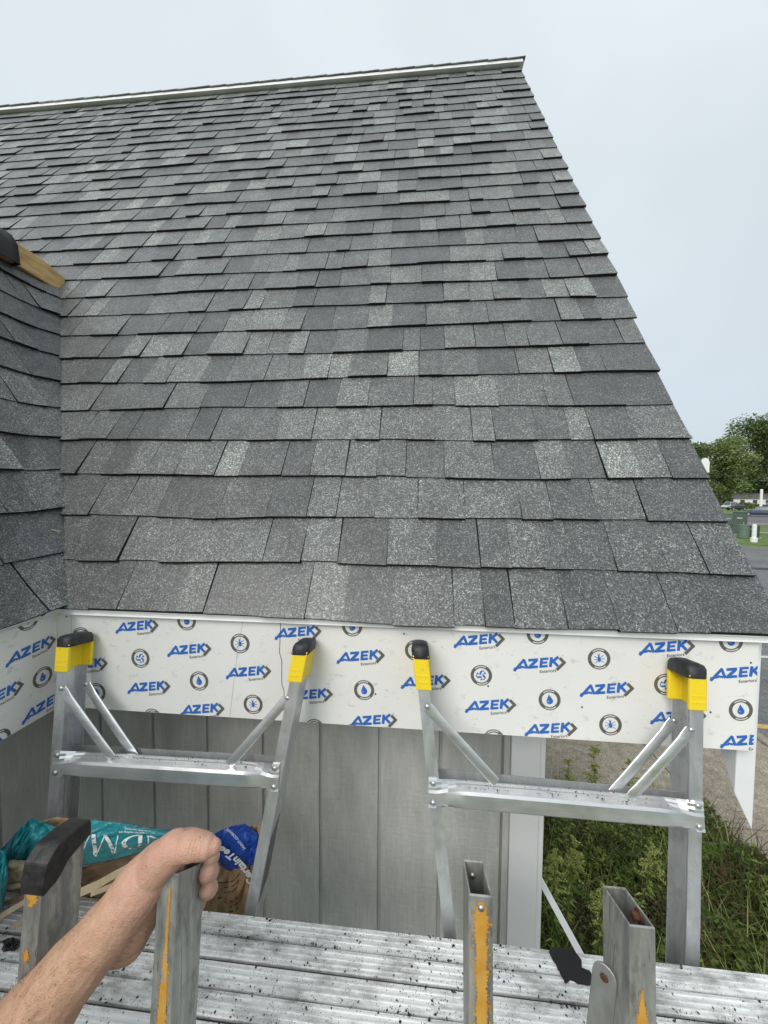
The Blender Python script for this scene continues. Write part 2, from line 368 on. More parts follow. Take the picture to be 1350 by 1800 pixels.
# ------------------------------------------------------------------ house
TH = 1.0012; cT, sT = math.cos(TH), math.sin(TH); XO = .018; WX = -.018
SR, LR, LF, HF, OV = 5.03, 1.885, 1.847, .295, .2425
RY, RZ = -XO+SR*cT, SR*sT
house = empty('house', (0, 0, 0))
tag(house, 'grey house corner with steep shingle roof and white printed fascia boards', 'house')
NM = Vector((0, -sT, cT)); NW = Vector((sT, 0, cT))
def Pm(x, S, h): return Vector((x, -XO+S*cT, S*sT)) + NM*h
def Pw(v, S, h): return Vector((XO+WX-S*cT, v, S*sT)) + NW*h
roof = MB().add([Pm(-5, -.0, -.012), Pm(LR-.02, 0, -.012), Pm(LR-.02, SR, -.012), Pm(-5, SR, -.012), Pm(-5, 0, -.002), Pm(LR-.02, 0, -.002), Pm(LR-.02, SR, -.002), Pm(-5, SR, -.002)],
     [(0,1,2,3), (4,5,6,7), (0,1,5,4), (1,2,6,5), (2,3,7,6), (3,0,4,7)]).build('roof', M_UNDER, house)
MB().add([(-5, RY, RZ-.02), (LR-.02, RY, RZ-.02), (LR-.02, 2*RY, -.1), (-5, 2*RY, -.1)], [(0,1,2,3)]).build('rear_roof', M_SH, house)
WS = 1.70                                            # slope length of the small wing's roof
wroof = MB().add([Pw(-2.4, 0, -.012), Pw(.0, 0, -.012), Pw(WS*cT, WS, -.012), Pw(-2.4, WS, -.012), Pw(-2.4, 0, -.002), Pw(.0, 0, -.002), Pw(WS*cT, WS, -.002), Pw(-2.4, WS, -.002)],
     [(0,1,2,3), (4,5,6,7), (0,1,5,4), (1,2,6,5), (2,3,7,6), (3,0,4,7)]).build('wing_roof', M_UNDER, house)
wx = XO+WX-WS*cT
MB().add([(wx, -2.4, WS*sT-.01), (wx, WS*cT, WS*sT-.01), (2*wx, 0, -.1), (2*wx, -2.4, -.1)], [(0,1,2,3)]).build('wing_rear_roof', M_SH, house)

def tab(mb, M, x0b, x1b, x0t, x1t, S0, S1, tb, wave, hadd=None):
    n = max(2, int((x1b-x0b)/.045)); rows = []
    for (s_, hh) in ((0, 'b'), (0, 't'), (.45, 'm'), (1, 'e')):
        row = []
        for i in range(n+1):
            a = i/n; xb = x0b+(x1b-x0b)*a; xt = x0t+(x1t-x0t)*a; x = xb+(xt-xb)*s_
            S = S0+wave(xb) if s_ == 0 else S0+wave(xb)*(1-s_)+(S1-S0)*s_
            if hh == 'b': h = max(.0020, tb-.0105)
            elif hh == 't': h = tb
            else: h = tb+(.0016-tb)*s_
            if hh == 't': S -= .0009*noise.noise((x*140, S*31, 2))
            if hadd: h += hadd(x, S)
            row.append(M(x, S, h))
        rows.append(row)
    vs = [p for r_ in rows for p in r_]; k = n+1
    fs = [(j*k+i, j*k+i+1, (j+1)*k+i+1, (j+1)*k+i) for j in range(3) for i in range(n)]
    # side skirts so that a tab reads as a slab
    b = len(vs); vs += [M(x0b, S0+wave(x0b), 0.001), M(x0t, S1, 0), M(x1b, S0+wave(x1b), 0.001), M(x1t, S1, 0)]
    fs += [(0*k, k, 2*k, 3*k, b+1, b), (n, b+2, b+3, 3*k+n, 2*k+n, k+n)]
    mb.add(vs[:], [])
    base = len(mb.v)-len(vs)
    for q_, f in enumerate(fs): mb.f.append(tuple(base+i for i in f)); mb.m.append(1 if (q_ < n or q_ >= 3*n) else 0); mb.t.append(mb.tone)
def tones(rng):
    q = rng.random()
    if q < .32: return rng.uniform(.12, .36)
    if q < .86: return rng.uniform(.36, .66)
    return rng.uniform(.66, .9)
rng = random.Random(11)
S_list = [0.0]
for k in range(31): S_list.append(S_list[-1]+.150+.00115*k)
kscale = SR/S_list[30]; S_list = [s*kscale for s in S_list[:31]]
def lay(nc, Sl, M, left, right, individual, parent, name, joined_name, seed, hadd=None):
    g = random.Random(seed); cnt = 0; far = MB()
    for k in range(nc):
        S0, S1 = Sl[k], Sl[k+1]+.022; ph = g.uniform(0, 9)
        cw = lambda x, ph=ph, k=k: .0055*math.sin(x*2.3+ph)+.003*math.sin(x*6.1+ph*2)+.0035*noise.noise((x*5, k*3.7+seed, 1.3))
        xl, xlt = left(S0, k), left(S1, k); xr, xrt = right(S0, k), right(S1, k)
        x = xl; first = True
        while x < xr-.015:
            wd = g.choice([.075, .09, .10, .115, .125, .14, .155])*g.uniform(.9, 1.12)
            x1 = x+wd
            if x1 > xr-.06: x1 = xr
            sk = g.uniform(-.0025, .0025); gap = g.choice([.0005, .0010, .0022])
            thick = g.random() < .55; tb = g.uniform(.0115, .0165) if thick else g.uniform(.0070, .0095)
            dz = g.uniform(-.0028, .0022)+(-.002 if thick else .0015)
            tone = tones(g); tone = tone*.72 if k == 0 else min(tone, .62)*.88 if k < 3 else tone  # lowest courses darkened: their weaker sky sheen is put into the tone
            wv = lambda xx, cw=cw, dz=dz: cw(xx)+dz
            x0t = xlt if first else x+sk; x1t = xrt if x1 == xr else x1+sk-gap; x1b = x1 if x1 == xr else x1-gap
            if x1t-x0t < .01: x0t = x1t-.01
            ind = individual(k, x, x1)
            mb = MB() if ind else far; mb.tone = tone
            tab(mb, M, x, x1b, x0t, x1t, S0, S1, tb, wv, hadd)
            if ind: mb.build(name, [M_SH, M_EDGE], parent, fix=False); cnt += 1
            x = x1; first = False
    if far.v:
        o = far.build(joined_name, [M_SH, M_EDGE], parent, fix=False); tag(o, kind='stuff')
    return cnt
vx = lambda S: WX-S*cT
left_main = lambda S, k: vx(S)+.004 if S < WS-.04 else (-.02-S*cT if S < WS+.05 else -4.8)
right_main = lambda S, k: LR+.0025*math.sin(k*2.3)-(.012 if 1 <= k <= 7 else 0)
# main roof: bottom courses shingle by shingle, the far ones as one part
tot = lay(30, S_list, Pm, left_main, right_main, lambda k, a, b: k <= 12 and b > -1.6-.05*k, roof, 'shingle', 'upper_shingles', 3)
Sw = [i*(WS/11) for i in range(12)]; Sw[0] = 0
def hv(v, S):
    d = max(0, S*cT-v); return .024*math.exp(-(d/.085)**2)
left_w = lambda S, k: -2.3
right_w = lambda S, k: S*cT+.003
lay(11, Sw, Pw, left_w, right_w, lambda k, a, b: b > -.42, wroof, 'shingle', 'near_shingles', 5, hv)
print('shingles', tot)
# ridge: white vent strip with cap shingles on it
rb = MB(); 
rb.prism([(-.060, -.030), (-.012, .024), (-.012, .046), (.012, .046), (.012, .024), (.060, -.030)], (-5, RY, RZ+.012), (LR+.03, RY, RZ+.012), (0, 1, 0), (0, 0, 1))
ridge = rb.build('ridge_vent', M_DRIP, house, bevel=.003)
x = LR+.05; g = random.Random(4)
while x > -5:
    w_ = .17; t = g.uniform(0, .004)
    mb = MB(); mb.tone = tones(g)
    mb.prism([(-.024, .0465+t), (.024, .0465+t), (.024, .0505+t), (-.024, .0505+t)], (x-w_, RY, RZ+.010), (x, RY, RZ+.016), (0, 1, 0), (0, 0, 1)); mb.build('cap_shingle', M_SH, ridge)
    x -= w_-.004
# rake board under the right roof edge, pointed at its foot
def yz(y, z, x): return (x, y, z)
rk = [(.035, -.05), (.035, -.44), (.065, -.50), (.065+.45*cT/sT, -.05)]
mb = MB()
x0, x1 = 1.834, 1.880
side = lambda y: (y+XO)*sT/cT
a0 = [(x0, .03, -.028), (x0, .03, -.43), (x0, RY-.02, side(RY)-.55), (x0, RY-.02, side(RY)-.10)]
a1 = [(x1, .03, -.028), (x1, .03, -.525), (x1, RY-.02, side(RY)-.60), (x1, RY-.02, side(RY)-.10)]
mb.add(a0+a1, [(0,1,2,3), (7,6,5,4), (0,4,5,1), (1,5,6,2), (2,6,7,3), (3,7,4,0)])
mb.build('rake_board', M_TRIM, house, bevel=.002)
# fascia
def crack_x(z): return .648+.006*math.sin(z*9)+(.007 if z < -.12 else 0)+(.006 if z < -.2 else 0)
zs = [-.0-.295*i/14 for i in range(15)]
def fascia(name, xl, xr, label):
    v = []; 
    for z in zs: v += [(xl(z), 0, z), (xr(z), 0, z), (xl(z), .019, z), (xr(z), .019, z)]
    f = []
    for i in range(len(zs)-1):
        a, b = 4*i, 4*i+4
        f += [(a, a+1, b+1, b), (a+2, b+2, b+3, a+3), (a, b, b+2, a+2), (a+1, a+3, b+3, b+1)]
    n_ = 4*(len(zs)-1); f += [(0, 2, 3, 1), (n_, n_+1, n_+3, n_+2)]
    o = MB().add(v, f).build(name, M_PVC, house); o['label'] = label; return o
fas_l = fascia('fascia_board', lambda z: WX, lambda z: crack_x(z)-.0013, 'short white fascia board between the inner corner and the crack')
fas_r = fascia('fascia_board', lambda z: crack_x(z)+.0013, lambda z: LF, 'long white fascia board right of the crack')
mb = MB().box((-.019+WX, -2.4, -HF), (WX, -.0015, 0)); fas_w = mb.build('fascia_board', M_PVC, house); fas_w['label'] = 'white fascia board on the left wing'
mb = MB()                                              # soffits
mb.add([(-.2, .019, -.272), (LF-.05, .019, -.272), (LF-.05, OV, -.272), (-.2, OV, -.272)], [(0,1,2,3)])
mb.add([(-.0195+WX, -2.4, -.2725), (-.0195+WX, .2, -.2725), (-OV+WX, .2, -.2725), (-OV+WX, -2.4, -.2725)], [(0,1,2,3)]); mb.build('soffit', M_TRIM, house)
prof = [(-.006, .001), (-.014, .0), (-.0155, -.0035), (-.0105, -.0052), (-.0098, -.0145), (-.0135, -.0175), (-.0120, -.0185), (-.002, -.0165), (-.002, .001)]
for xa, xb, dz in ((-.008+WX, .672, 0.0), (.668, LF+.012, .0012)):
    o = MB().prism([(a-dz, b) for a, b in prof], (xa, 0, 0), (xb, 0, 0), (0,1,0), (0,0,1)).build('drip_edge', M_DRIP, house)
MB().prism([(-a, b) for a, b in prof], (WX, -2.4, 0), (WX, .0, 0), (1,0,0), (0,0,1)).build('drip_edge', M_DRIP, house)
mb = MB(); g = random.Random(2)
for i in range(9): pass
# walls of separate planks between the grooves
g0 = .0842; W = .2032
wall = MB().box((-.30, OV+.0115, G), (1.43, OV+.05, -.2)).build('wall', M_SIDE, house)
sp_prof = lambda w_: [(-w_/2+.0046, .0115), (-w_/2+.0056, .0012), (-w_/2+.0075, 0), (w_/2-.0075, 0), (w_/2-.0056, .0012), (w_/2-.0046, .0115)]
for n_ in range(-2, 7):
    xa = g0+n_*W; xb = xa+W
    if n_ == -2: xa = -.27
    if n_ == 6: xb = 1.321
    if xb-xa < .03: continue
    MB().prism(sp_prof(xb-xa), ((xa+xb)/2, OV, G), ((xa+xb)/2, OV, -.265), (1,0,0), (0,1,0)).build('siding_plank', M_SIDE, wall)
wwall = MB().box((-OV-.05+WX, -2.4, G), (-OV-.0115+WX, OV, -.2)).build('wing_wall', M_SIDE, house)
y = OV-.01
while y > -2.3:
    MB().prism([(a, -b) for a, b in sp_prof(W)], (-OV+WX, y-W/2, G), (-OV+WX, y-W/2, -.265), (0,1,0), (1,0,0)).build('siding_plank', M_SIDE, wwall); y -= W
# gable end wall behind the corner
mb = MB(); mb.add([(1.425, OV, G), (1.425, 2*RY-OV, G), (1.425, 2*RY-OV, -.1), (1.425, RY, RZ-.35), (1.425, OV, -.1)], [(0,1,2,3,4)]); mb.build('gable_wall', M_SIDE, house)
MB().box((1.324, OV-.022, G), (1.4135, OV+.0, -.268)).build('corner_board', M_TRIM, house, bevel=.002)
MB().box((1.4145, OV-.010, G), (1.434, OV+.09, -.268)).build('corner_board', M_TRIM, house, bevel=.002)
MB().box((1.303, OV-.0125, G), (1.3235, OV+.003, -.268)).build('batten', M_SIDE, house, bevel=.003)
# nails in planks and fascia
def nail(px, py, Y, r, parent, mat=M_DARK):
    p = at(px, py, Y); MB().dome(p, (0,-1,0), r, r*.35, 8).build('nail', mat, parent)
for px, py in ((794,1521), (871,1514), (475,1588), (478,1302), (735,1318)): nail(px, py, OV-.0002, .0032, wall, M_SIDE)
for px, py in ((1037,1164), (1023,1243), (1249,1252), (1320,1165), (117,1084), (660,1220), (710,1114), (858,1206)): nail(px, py, -.0003, .0026, fas_r if px > 450 else fas_l)
# ridge beam stub of the wing, half wrapped in black membrane
bz = WS*sT
beam = MB(); yv = WS*cT
tip = at(113, 500, yv-.06)
def cs(y, s, dx=0, dz=0):
    dz += .030; return [(wx-.05*s+dx, y, bz-.075+dz), (wx-.045*s+dx, y, bz+.03*s+dz), (wx+.01*s+dx, y, bz+.062*s+dz), (wx+.055*s+dx, y, bz+.032*s+dz), (wx+.06*s+dx, y, bz-.075+dz)]
secs = [cs(.2, 1), cs(.60, 1), cs(.80, .93, 0, -.004), cs(.91, .7, .004, -.014)]
vs = [p for s_ in secs for p in s_]; fs = [(j*5+i, j*5+(i+1) % 5, j*5+5+(i+1) % 5, j*5+5+i) for j in range(3) for i in range(5)]+[(0,1,2,3,4), (15,16,17,18,19)]
wb = beam.add(vs, fs).build('ridge_beam', M_WOOD, house, bevel=.004)
mb = MB(); ys = [-2.4, -.4, 0, .25, .45, .61, .64]
def ms(y, i):
    j = .006*math.sin(y*9+1)+.004*math.sin(y*31); s = 1.12
    return [(wx-.085, y, bz-.07), (wx-.062*s, y, bz+.035+j), (wx-.03, y, bz+.088), (wx+.012, y, bz+.100+j*.5), (wx+.052, y, bz+.082), (wx+.072*s, y, bz+.030+j), (wx+.092, y, bz-.055)]
vs = [p for i, y in enumerate(ys) for p in ms(y, i)]; k = 7
fs = [(j*k+i, j*k+i+1, (j+1)*k+i+1, (j+1)*k+i) for j in range(len(ys)-1) for i in range(k-1)]
fs.append(tuple(range((len(ys)-1)*k, len(ys)*k)))
M_MEMB = plain('black_membrane', (.014, .014, .016), .5, var=.3, scale=20, bump=.3, bscale=40)
MB().add(vs, fs).build('membrane', M_MEMB, wb, smooth=True)
q = at(32, 440, yv+.02)
mb = MB(); g = random.Random(3)
pts = []
for i in range(7):
    for j in range(3): pts.append(Pm(-1.32+.05*i, WS+.075+.024*j, .012+.004*math.sin(i*2+j)))
fs = [(i*3+j, i*3+j+1, i*3+j+4, i*3+j+3) for i in range(6) for j in range(2)]
MB().add(pts, fs).build('flashing', M_DRIP, house)

# ------------------------------------------------------------------ fascia print
def stroke(mb, p, q, w_, lift, to, mi, ext=0):
    p, q = Vector(p), Vector(q); d = (q-p).normalized(); n_ = Vector((-d.y, d.x))*w_/2; p = p-d*ext; q = q+d*ext
    mb.add([to(a, lift) for a in (p+n_, p-n_, q-n_, q+n_)], [(0,1,2,3)], mi)
TXT_EXT = text_geo('Exteriors', .44, .008)
def logo(mb, to):
    W_ = .27; L_ = [0]
    def st(p, q, w_=W_, ext=0, mi=0):
        L_[0] += 1; sh = lambda a: (a[0]+.22*a[1], a[1]); stroke(mb, sh(p), sh(q), w_, .0004+.00005*L_[0], to, mi, ext)
    # A with its low left tail
    st((-.30, -.12), (.62, 1.0)); st((.55, 1.0), (1.02, .02)); st((-.36, .14), (.40, .18), .2); st((.28, .30), (.80, .14), .22); st((-.40, -.02), (-.12, -.02), .16)
    st((1.02, .87), (1.98, .87)); st((1.86, .80), (1.22, .16), .30); st((1.10, .13), (2.06, .13))
    st((2.34, 0), (2.34, 1.0)); st((2.30, .88), (3.02, .88), .24); st((2.30, .50), (2.94, .50), .22); st((2.30, .12), (3.02, .12), .24)
    st((3.30, 0), (3.30, 1.0), .28); st((3.36, .46), (3.98, .98)); st((3.50, .60), (4.04, .02))
    # chevron, small line of text, registered dot
    st((4.16, .80), (4.66, .30), .30, .06, 1); st((4.66, .36), (4.00, -.32), .30, .06, 1); st((4.34, 1.06), (4.40, 1.06), .07, 0, 1)
    vs, fs = TXT_EXT; mb.add([to(Vector((2.18+v.x, -.56+v.y)), .0004) for v in vs], fs, 1)
def roundel(mb, to, kind):
    n_ = 32; 
    def ring(r0_, r1_, a0, a1, lift, mi, n2=n_):
        vs = []; 
        for i in range(n2+1):
            a = a0+(a1-a0)*i/n2; vs += [to(Vector((math.cos(a)*r0_, math.sin(a)*r0_)), lift), to(Vector((math.cos(a)*r1_, math.sin(a)*r1_)), lift)]
        mb.add(vs, [(2*i, 2*i+1, 2*i+3, 2*i+2) for i in range(n2)], mi)
    ring(.70, 1.0, 0, 2*math.pi, .0004, 1); ring(.81, .90, R(55), R(125), .0006, 2, 8); ring(.81, .90, R(235), R(305), .0006, 2, 8)
    def poly(p, lift=.0005, mi=0): mb.add([to(Vector(a), lift) for a in p], [tuple(range(len(p)))], mi)
    if kind == 'drop':
        poly([(0, .52)]+[(math.cos(a)*.30, -.12+math.sin(a)*.30) for a in [R(150-i*-20) for i in range(0, 13)]][:13])
        ring(.16, .20, R(190), R(260), .0007, 2, 5)
    elif kind == 'bug':
        poly([(math.cos(R(a))*.15, -.04+math.sin(R(a))*.27) for a in range(0, 360, 30)]); poly([(math.cos(R(a))*.09, .28+math.sin(R(a))*.09) for a in range(0, 360, 60)], .00055)
        for i, (a, b) in enumerate([((-.1, .1), (-.42, .3)), ((.1, .1), (.42, .3)), ((-.1, -.02), (-.46, -.04)), ((.1, -.02), (.46, -.04)), ((-.1, -.14), (-.4, -.38)), ((.1, -.14), (.4, -.38)), ((0, .3), (-.12, .5)), ((0, .3), (.12, .5))]): stroke(mb, a, b, .05, .0006+.00002*i, to, 0)
    else:
        for k in range(3):
            c_, s_ = math.cos(R(120*k)), math.sin(R(120*k)); rot = lambda p: (p[0]*c_-p[1]*s_, p[0]*s_+p[1]*c_)
            for i, pp in enumerate(([(-.20, .12), (.0, .46), (.16, .40), (-.06, .04)], [(.02, .46), (.26, .46), (.36, .26), (.18, .38)], [(.36, .30), (.48, .10), (.2, .1)])): poly([rot(p) for p in pp], .0005+.00003*(i+3*k))
def put_print(fn, name, parent, centre, sx, ang, flip_x=False, clip=True):
    mb = MB(); ca, sa = math.cos(ang), math.sin(ang)
    def to(v, lift):
        a = v.x*ca-v.y*sa; b = v.x*sa+v.y*ca
        if not flip_x: return Vector((centre[0]+a*sx, -lift, centre[1]+b*sx))
        return Vector((WX+lift, centre[0]+a*sx, centre[1]+b*sx))
    fn(mb, to)
    o = mb.build(name, [M_BLUE, M_GREY, M_LITE], parent, fix=False)
    bm = bmesh.new(); bm.from_mesh(o.data); geo = lambda: bm.verts[:]+bm.edges[:]+bm.faces[:]
    bmesh.ops.bisect_plane(bm, geom=geo(), plane_co=(0, 0, -HF+.0008), plane_no=(0, 0, -1), clear_outer=True)
    if not flip_x: bmesh.ops.bisect_plane(bm, geom=geo(), plane_co=(LF-.001, 0, 0), plane_no=(1, 0, 0), clear_outer=True)
    else: bmesh.ops.bisect_plane(bm, geom=geo(), plane_co=(0, -.003, 0), plane_no=(0, 1, 0), clear_outer=True)
    bm.to_mesh(o.data); bm.free()
    return o
LS = .0252; ANG = R(8.0)
for px, py in ((203,1111), (294,1152), (397,1191), (224,1217), (317,1256), (483,1122), (592,1164), (503,1231), (614,1276), (798,1136), (705,1208), (903,1177), (818,1250), (923,1291), (1124,1149), (1020,1222), (1249,1194), (1144,1270), (1267,1312), (116,1177)):
    p = at(px+6, py, 0); put_print(logo, 'printed_logo', fas_l if px < 430 else fas_r, (p.x, p.z), LS, ANG)
RS = .0275
for px, py, kd in ((328,1091,'drop'), (247,1157,'recycle'), (422,1131,'bug'), (350,1197,'drop'), (445,1238,'bug'), (268,1262,'drop'), (143,1119,'bug'), (619,1101,'drop'), (640,1213,'drop'), (730,1143,'bug'), (846,1187,'recycle'), (945,1114,'drop'), (1053,1158,'bug'), (966,1230,'drop'), (868,1300,'bug'), (1073,1274,'bug'), (1285,1127,'drop'), (1302,1248,'drop'), (1170,1203,'recycle'), (170,1217,'drop'), (553,1281,'bug')):
    p = at(px, py, 0); put_print(lambda mb, to, kd=kd: roundel(mb, to, kd), 'printed_roundel', fas_l if px < 455 else fas_r, (p.x, p.z), RS, ANG)
for pts in ([(428, 1086), (417, 1150), (410, 1205), (404, 1262)], [(125, 1078), (126, 1120), (124, 1160), (126, 1244)]):
    P = [at(x_, y_, -.0004) for x_, y_ in pts]; vs = []
    for p in P: vs += [p-Vector((.0005, 0, 0)), p+Vector((.0005, 0, 0))]
    MB().add(vs, [(2*i, 2*i+1, 2*i+3, 2*i+2) for i in range(3)]).build('film_crease', plain('film_crease', (.42, .42, .41), .5), fas_l, fix=False)
def atx(px, py, X):
    d = fw + rt*((px-675)/FPX) + up*((900-py)/FPX); return CAM + d*((X-CAM.x)/d.x)
for px, py in ((17,1168), (45,1268), (-55,1262)):
    p = atx(px, py, WX); put_print(logo, 'printed_logo', fas_w, (p.y, p.z), LS, R(5), True)
for px, py, kd in ((49,1090,'drop'), (75,1190,'drop'), (-2,1303,'drop'), (-60,1120,'bug')):
    p = atx(px, py, WX); put_print(lambda mb, to, kd=kd: roundel(mb, to, kd), 'printed_roundel', fas_w, (p.y, p.z), RS, R(4), True)

M_GRIT = plain('black_grit', (.012, .012, .013), .7)
def chip(mb, c, r, g, e1=Vector((1,0,0)), e2=Vector((0,1,0)), nn=Vector((0,0,1))):
    n_ = g.choice((4, 5, 6)); a0 = g.uniform(0, 6); el = g.uniform(.35, 1); ca, sa = math.cos(a0), math.sin(a0)
    ring = []
    for i in range(n_):
        a = 2*math.pi*i/n_; rr = r*g.uniform(.6, 1.1); x_, y_ = math.cos(a)*rr, math.sin(a)*rr*el; ring.append(c+e1*(x_*ca-y_*sa)+e2*(x_*sa+y_*ca))
    mb.add(ring+[c+nn*(r*.35)], [(i, (i+1) % n_, n_) for i in range(n_)])
M_STK = plain('dark_sticker', (.05, .05, .05), .5)
# ------------------------------------------------------------------ ladders leaning on the fascia
LEAN, LC = .16, -.072
NRM = Vector((0, 1, -LEAN)).normalized(); EUP = Vector((0, LEAN, 1)).normalized()
DR = .068                                             # rail depth
def LP(px, py, off=0): return atp(px, py, LEAN, LC+off*math.sqrt(1+LEAN*LEAN))
def along(P, D, z): return P + D*((z-P.z)/D.z)
def wide_ladder(name, label, lt, lb, rt_, rb_, boot_l, boot_r, stepL, stepR, braces, rearbar, sticker=False):
    e = empty(name); tag(e, label, 'ladder', 'ladders leaning on the fascia')
    X = Vector((1, 0, 0))
    rails = {}
    for side, a, b, boot in ((1, lt, lb, boot_l), (-1, rt_, rb_, boot_r)):
        P, Q = LP(*a), LP(*b); D = (Q-P).normalized()
        zt = boot[1]; zb = boot[0]
        top = along(P, D, zt-.022); bot = along(P, D, G+.01)
        w_, t, rib = .027, .0028, .0022
        prof = [(0, 0), (w_, 0), (w_, t), (t, t), (t, .022), (t+rib, .024), (t+rib, .028), (t, .030), (t, .040), (t+rib, .042), (t+rib, .046), (t, .048), (t, DR-t), (w_*.9, DR-t), (w_*.9, DR), (0, DR)]
        prof = [(a_*side, b_) for a_, b_ in prof]
        o = MB().prism(prof, bot, top, X, NRM).build('rail', M_ALU, e)
        rails[side] = (P, D, o)
        # yellow foot with a hollow inner side and a rubber pad on its end
        B0, B1, B2 = along(P, D, zb), along(P, D, zb+(zt-zb)*.70), along(P, D, zt-.002)
        k = .0045
        bp = [(-k, -k), (w_+.006, -k), (w_+.006, .0045), (.008, .0075), (.008, DR-.008), (w_+.008, DR-.004), (w_+.008, DR+k), (-k, DR+k)]
        bt = MB().prism([(a_*side, b_) for a_, b_ in bp], B0, B1, X, NRM)
        bt.prism([(-k*side, -k), ((w_+.007)*side, -k), ((w_+.009)*side, DR+k), (-k*side, DR+k)], B1, along(P, D, B1.z+.006), X, NRM)
        bo = bt.build('foot', M_YEL, e, bevel=.0025)
        for q_ in (.16, .30):
            c_ = along(P, D, zb+(zt-zb)*q_); MB().prism([(.0*side, -k-.0011), ((w_+.002)*side, -k-.0011), ((w_+.002)*side, -k+.001), (.0*side, -k+.001)], c_, along(P, D, c_.z+.0022), X, NRM).build('rib', M_YEL, bo)
        rub = MB(); secs = []
        for f_, gx, gy in ((-.20, .0012, .0012), (.02, .0015, .0015), (.62, .0012, .0005), (.88, -.0015, -.003), (1, -.008, -.012)):
            c = B1+(B2-B1)*f_ if f_ > 0 else B1+(B2-B1)*f_*.35
            x0_, x1_, y0_, y1_ = -k-gx, w_+.008+gx, -k-gy, DR+k+gy; c4 = .006
            ring = [(x0_+c4, y0_), (x1_-c4, y0_), (x1_, y0_+c4), (x1_, y1_-c4), (x1_-c4, y1_), (x0_+c4, y1_), (x0_, y1_-c4), (x0_, y0_+c4)]
            secs.append([c+X*(a_*side)+NRM*b_ for a_, b_ in ring])
        vs = [p for s_ in secs for p in s_]; fs = [(j*8+i, j*8+(i+1) % 8, j*8+8+(i+1) % 8, j*8+8+i) for j in range(4) for i in range(8)]+[tuple(range(8)), tuple(range(32, 40))]
        ro = rub.add(vs, fs).build('rubber_pad', M_BLACK, bo); smooth_by_angle(ro, 50)
    if sticker:
        P, D, o = rails[-1]
        for i in range(9):
            z_ = -.475-.0165*i; vs = []
            for b_, dz in ((.008, -.020), (.008, -.029), (.054, .004), (.054, .013)): vs.append(along(P, D, z_+dz)+X*.0004+NRM*b_)
            MB().add(vs, [(0, 1, 2, 3)]).build('sticker_stripe', M_STK, o, fix=False)
    # steps
    def step(PL, PR, hh=.031):
        n_ = 9; L = (PR-PL).length; ax = (PR-PL).normalized()
        flat = [(-.003-.0014*(i % 2), hh-.0062*i) for i in range(6)]+[(-.0035, -hh*.15), (-.0035, -hh*.6), (-.003, -hh*.8), (-.0045, -hh)]
        mid = [(.036-.0072*i, hh*.42+.0020*(i % 2)) for i in range(5)]+[(-.006, hh*.36), (-.0085, hh*.15), (-.0085, -hh*.72), (-.004, -hh*.84), (.016, -hh*.84)]
        xs = [0, .018, .03, .045, .065, .09, L-.09, L-.065, L-.045, L-.03, L-.018, L]
        ws = [0, 0, .18, .5, .82, 1, 1, .82, .5, .18, 0, 0]
        vs = []
        for x_, w_ in zip(xs, ws):
            C = PL+ax*x_
            ring = [(a+(c-a)*w_, b+(d_-b)*w_) for (a, b), (c, d_) in zip(flat, mid)]
            th = [(a+.0022, b-.0022*w_) for a, b in ring][::-1]
            vs += [C+NRM*a+EUP*b for a, b in ring+th]
        k = 20; fs = [(j*k+i, j*k+(i+1) % k, (j+1)*k+(i+1) % k, (j+1)*k+i) for j in range(len(xs)-1) for i in range(k)]+[tuple(range(k)), tuple(range((len(xs)-1)*k, len(xs)*k))]
        o = MB().add(vs, fs).build('step', M_STEP, e); smooth_by_angle(o, 14)
        for s_, C in ((1, PL), (-1, PR)):
            for sg in (1, -1): MB().dome(C+ax*(.011*s_)+EUP*(.021*sg)-NRM*.004, -NRM, .0068, .0042, 12).build('rivet', M_RIV, o, smooth=True)
        return o
    A, B = LP(*stepL), LP(*stepR); st0 = step(A, B)
    gm = MB(); gg = random.Random(int(A.x*1e4)); ax_ = (B-A).normalized(); Ln = (B-A).length
    for i in range(520):
        t_ = gg.uniform(.12, .9)*Ln; c_ = A+ax_*t_+NRM*gg.uniform(-.002, .034)+EUP*(.031*.42+.0018)
        if noise.noise((t_*22, c_.y*40, 2)) < gg.uniform(-.4, .3): continue
        chip(gm, c_, min(.0028, .0006*math.exp(gg.expovariate(2.2))), gg)
    tag(gm.build('step_grit', M_GRIT, e, fix=False), kind='stuff')
    for n_ in range(1, 7):
        dz = -.345-.30*(n_-1)
        PL_, PR_ = along(rails[1][0], rails[1][1], A.z+dz), along(rails[-1][0], rails[-1][1], B.z+dz); step(PL_, PR_)
    # bar joining the rear flanges
    P, Q = LP(*rearbar[0], DR-.008), LP(*rearbar[1], DR-.008)
    MB().prism([(-.011, -.0015), (.011, -.0015), (.011, .0015), (-.011, .0015), (-.009, .004), (.009, .004)][:4], P, Q, EUP, NRM).build('rear_bar', M_ALU, e)
    for (p0, p1, off0, off1) in braces:
        P, Q = LP(*p0, off0), LP(*p1, off1); d = Q-P; u = d.normalized(); v = NRM; s_ = u.cross(v).normalized()
        secs = []
        for t_, wv, hv_, lift in ((0, .0125, .0014, 0), (.06, .0125, .0018, 0), (.15, .0112, .0042, 0), (.5, .0112, .0050, 0), (.85, .0112, .0042, 0), (.95, .0115, .0018, 0), (1, .0105, .0014, 0)):
            C = P+d*t_+v*lift
            secs.append([C+s_*(math.cos(a)*wv)+v*(-math.sin(a)*hv_ if math.sin(a) > 0 else .0004) for a in [0, .18, .42, .62, math.pi-.62, math.pi-.42, math.pi-.18, math.pi]]+[C+s_*(math.cos(a)*wv*.82)+v*(-math.sin(a)*hv_*.8+.0012) for a in [0, .18, .42, .62, math.pi-.62, math.pi-.42, math.pi-.18, math.pi][::-1]])
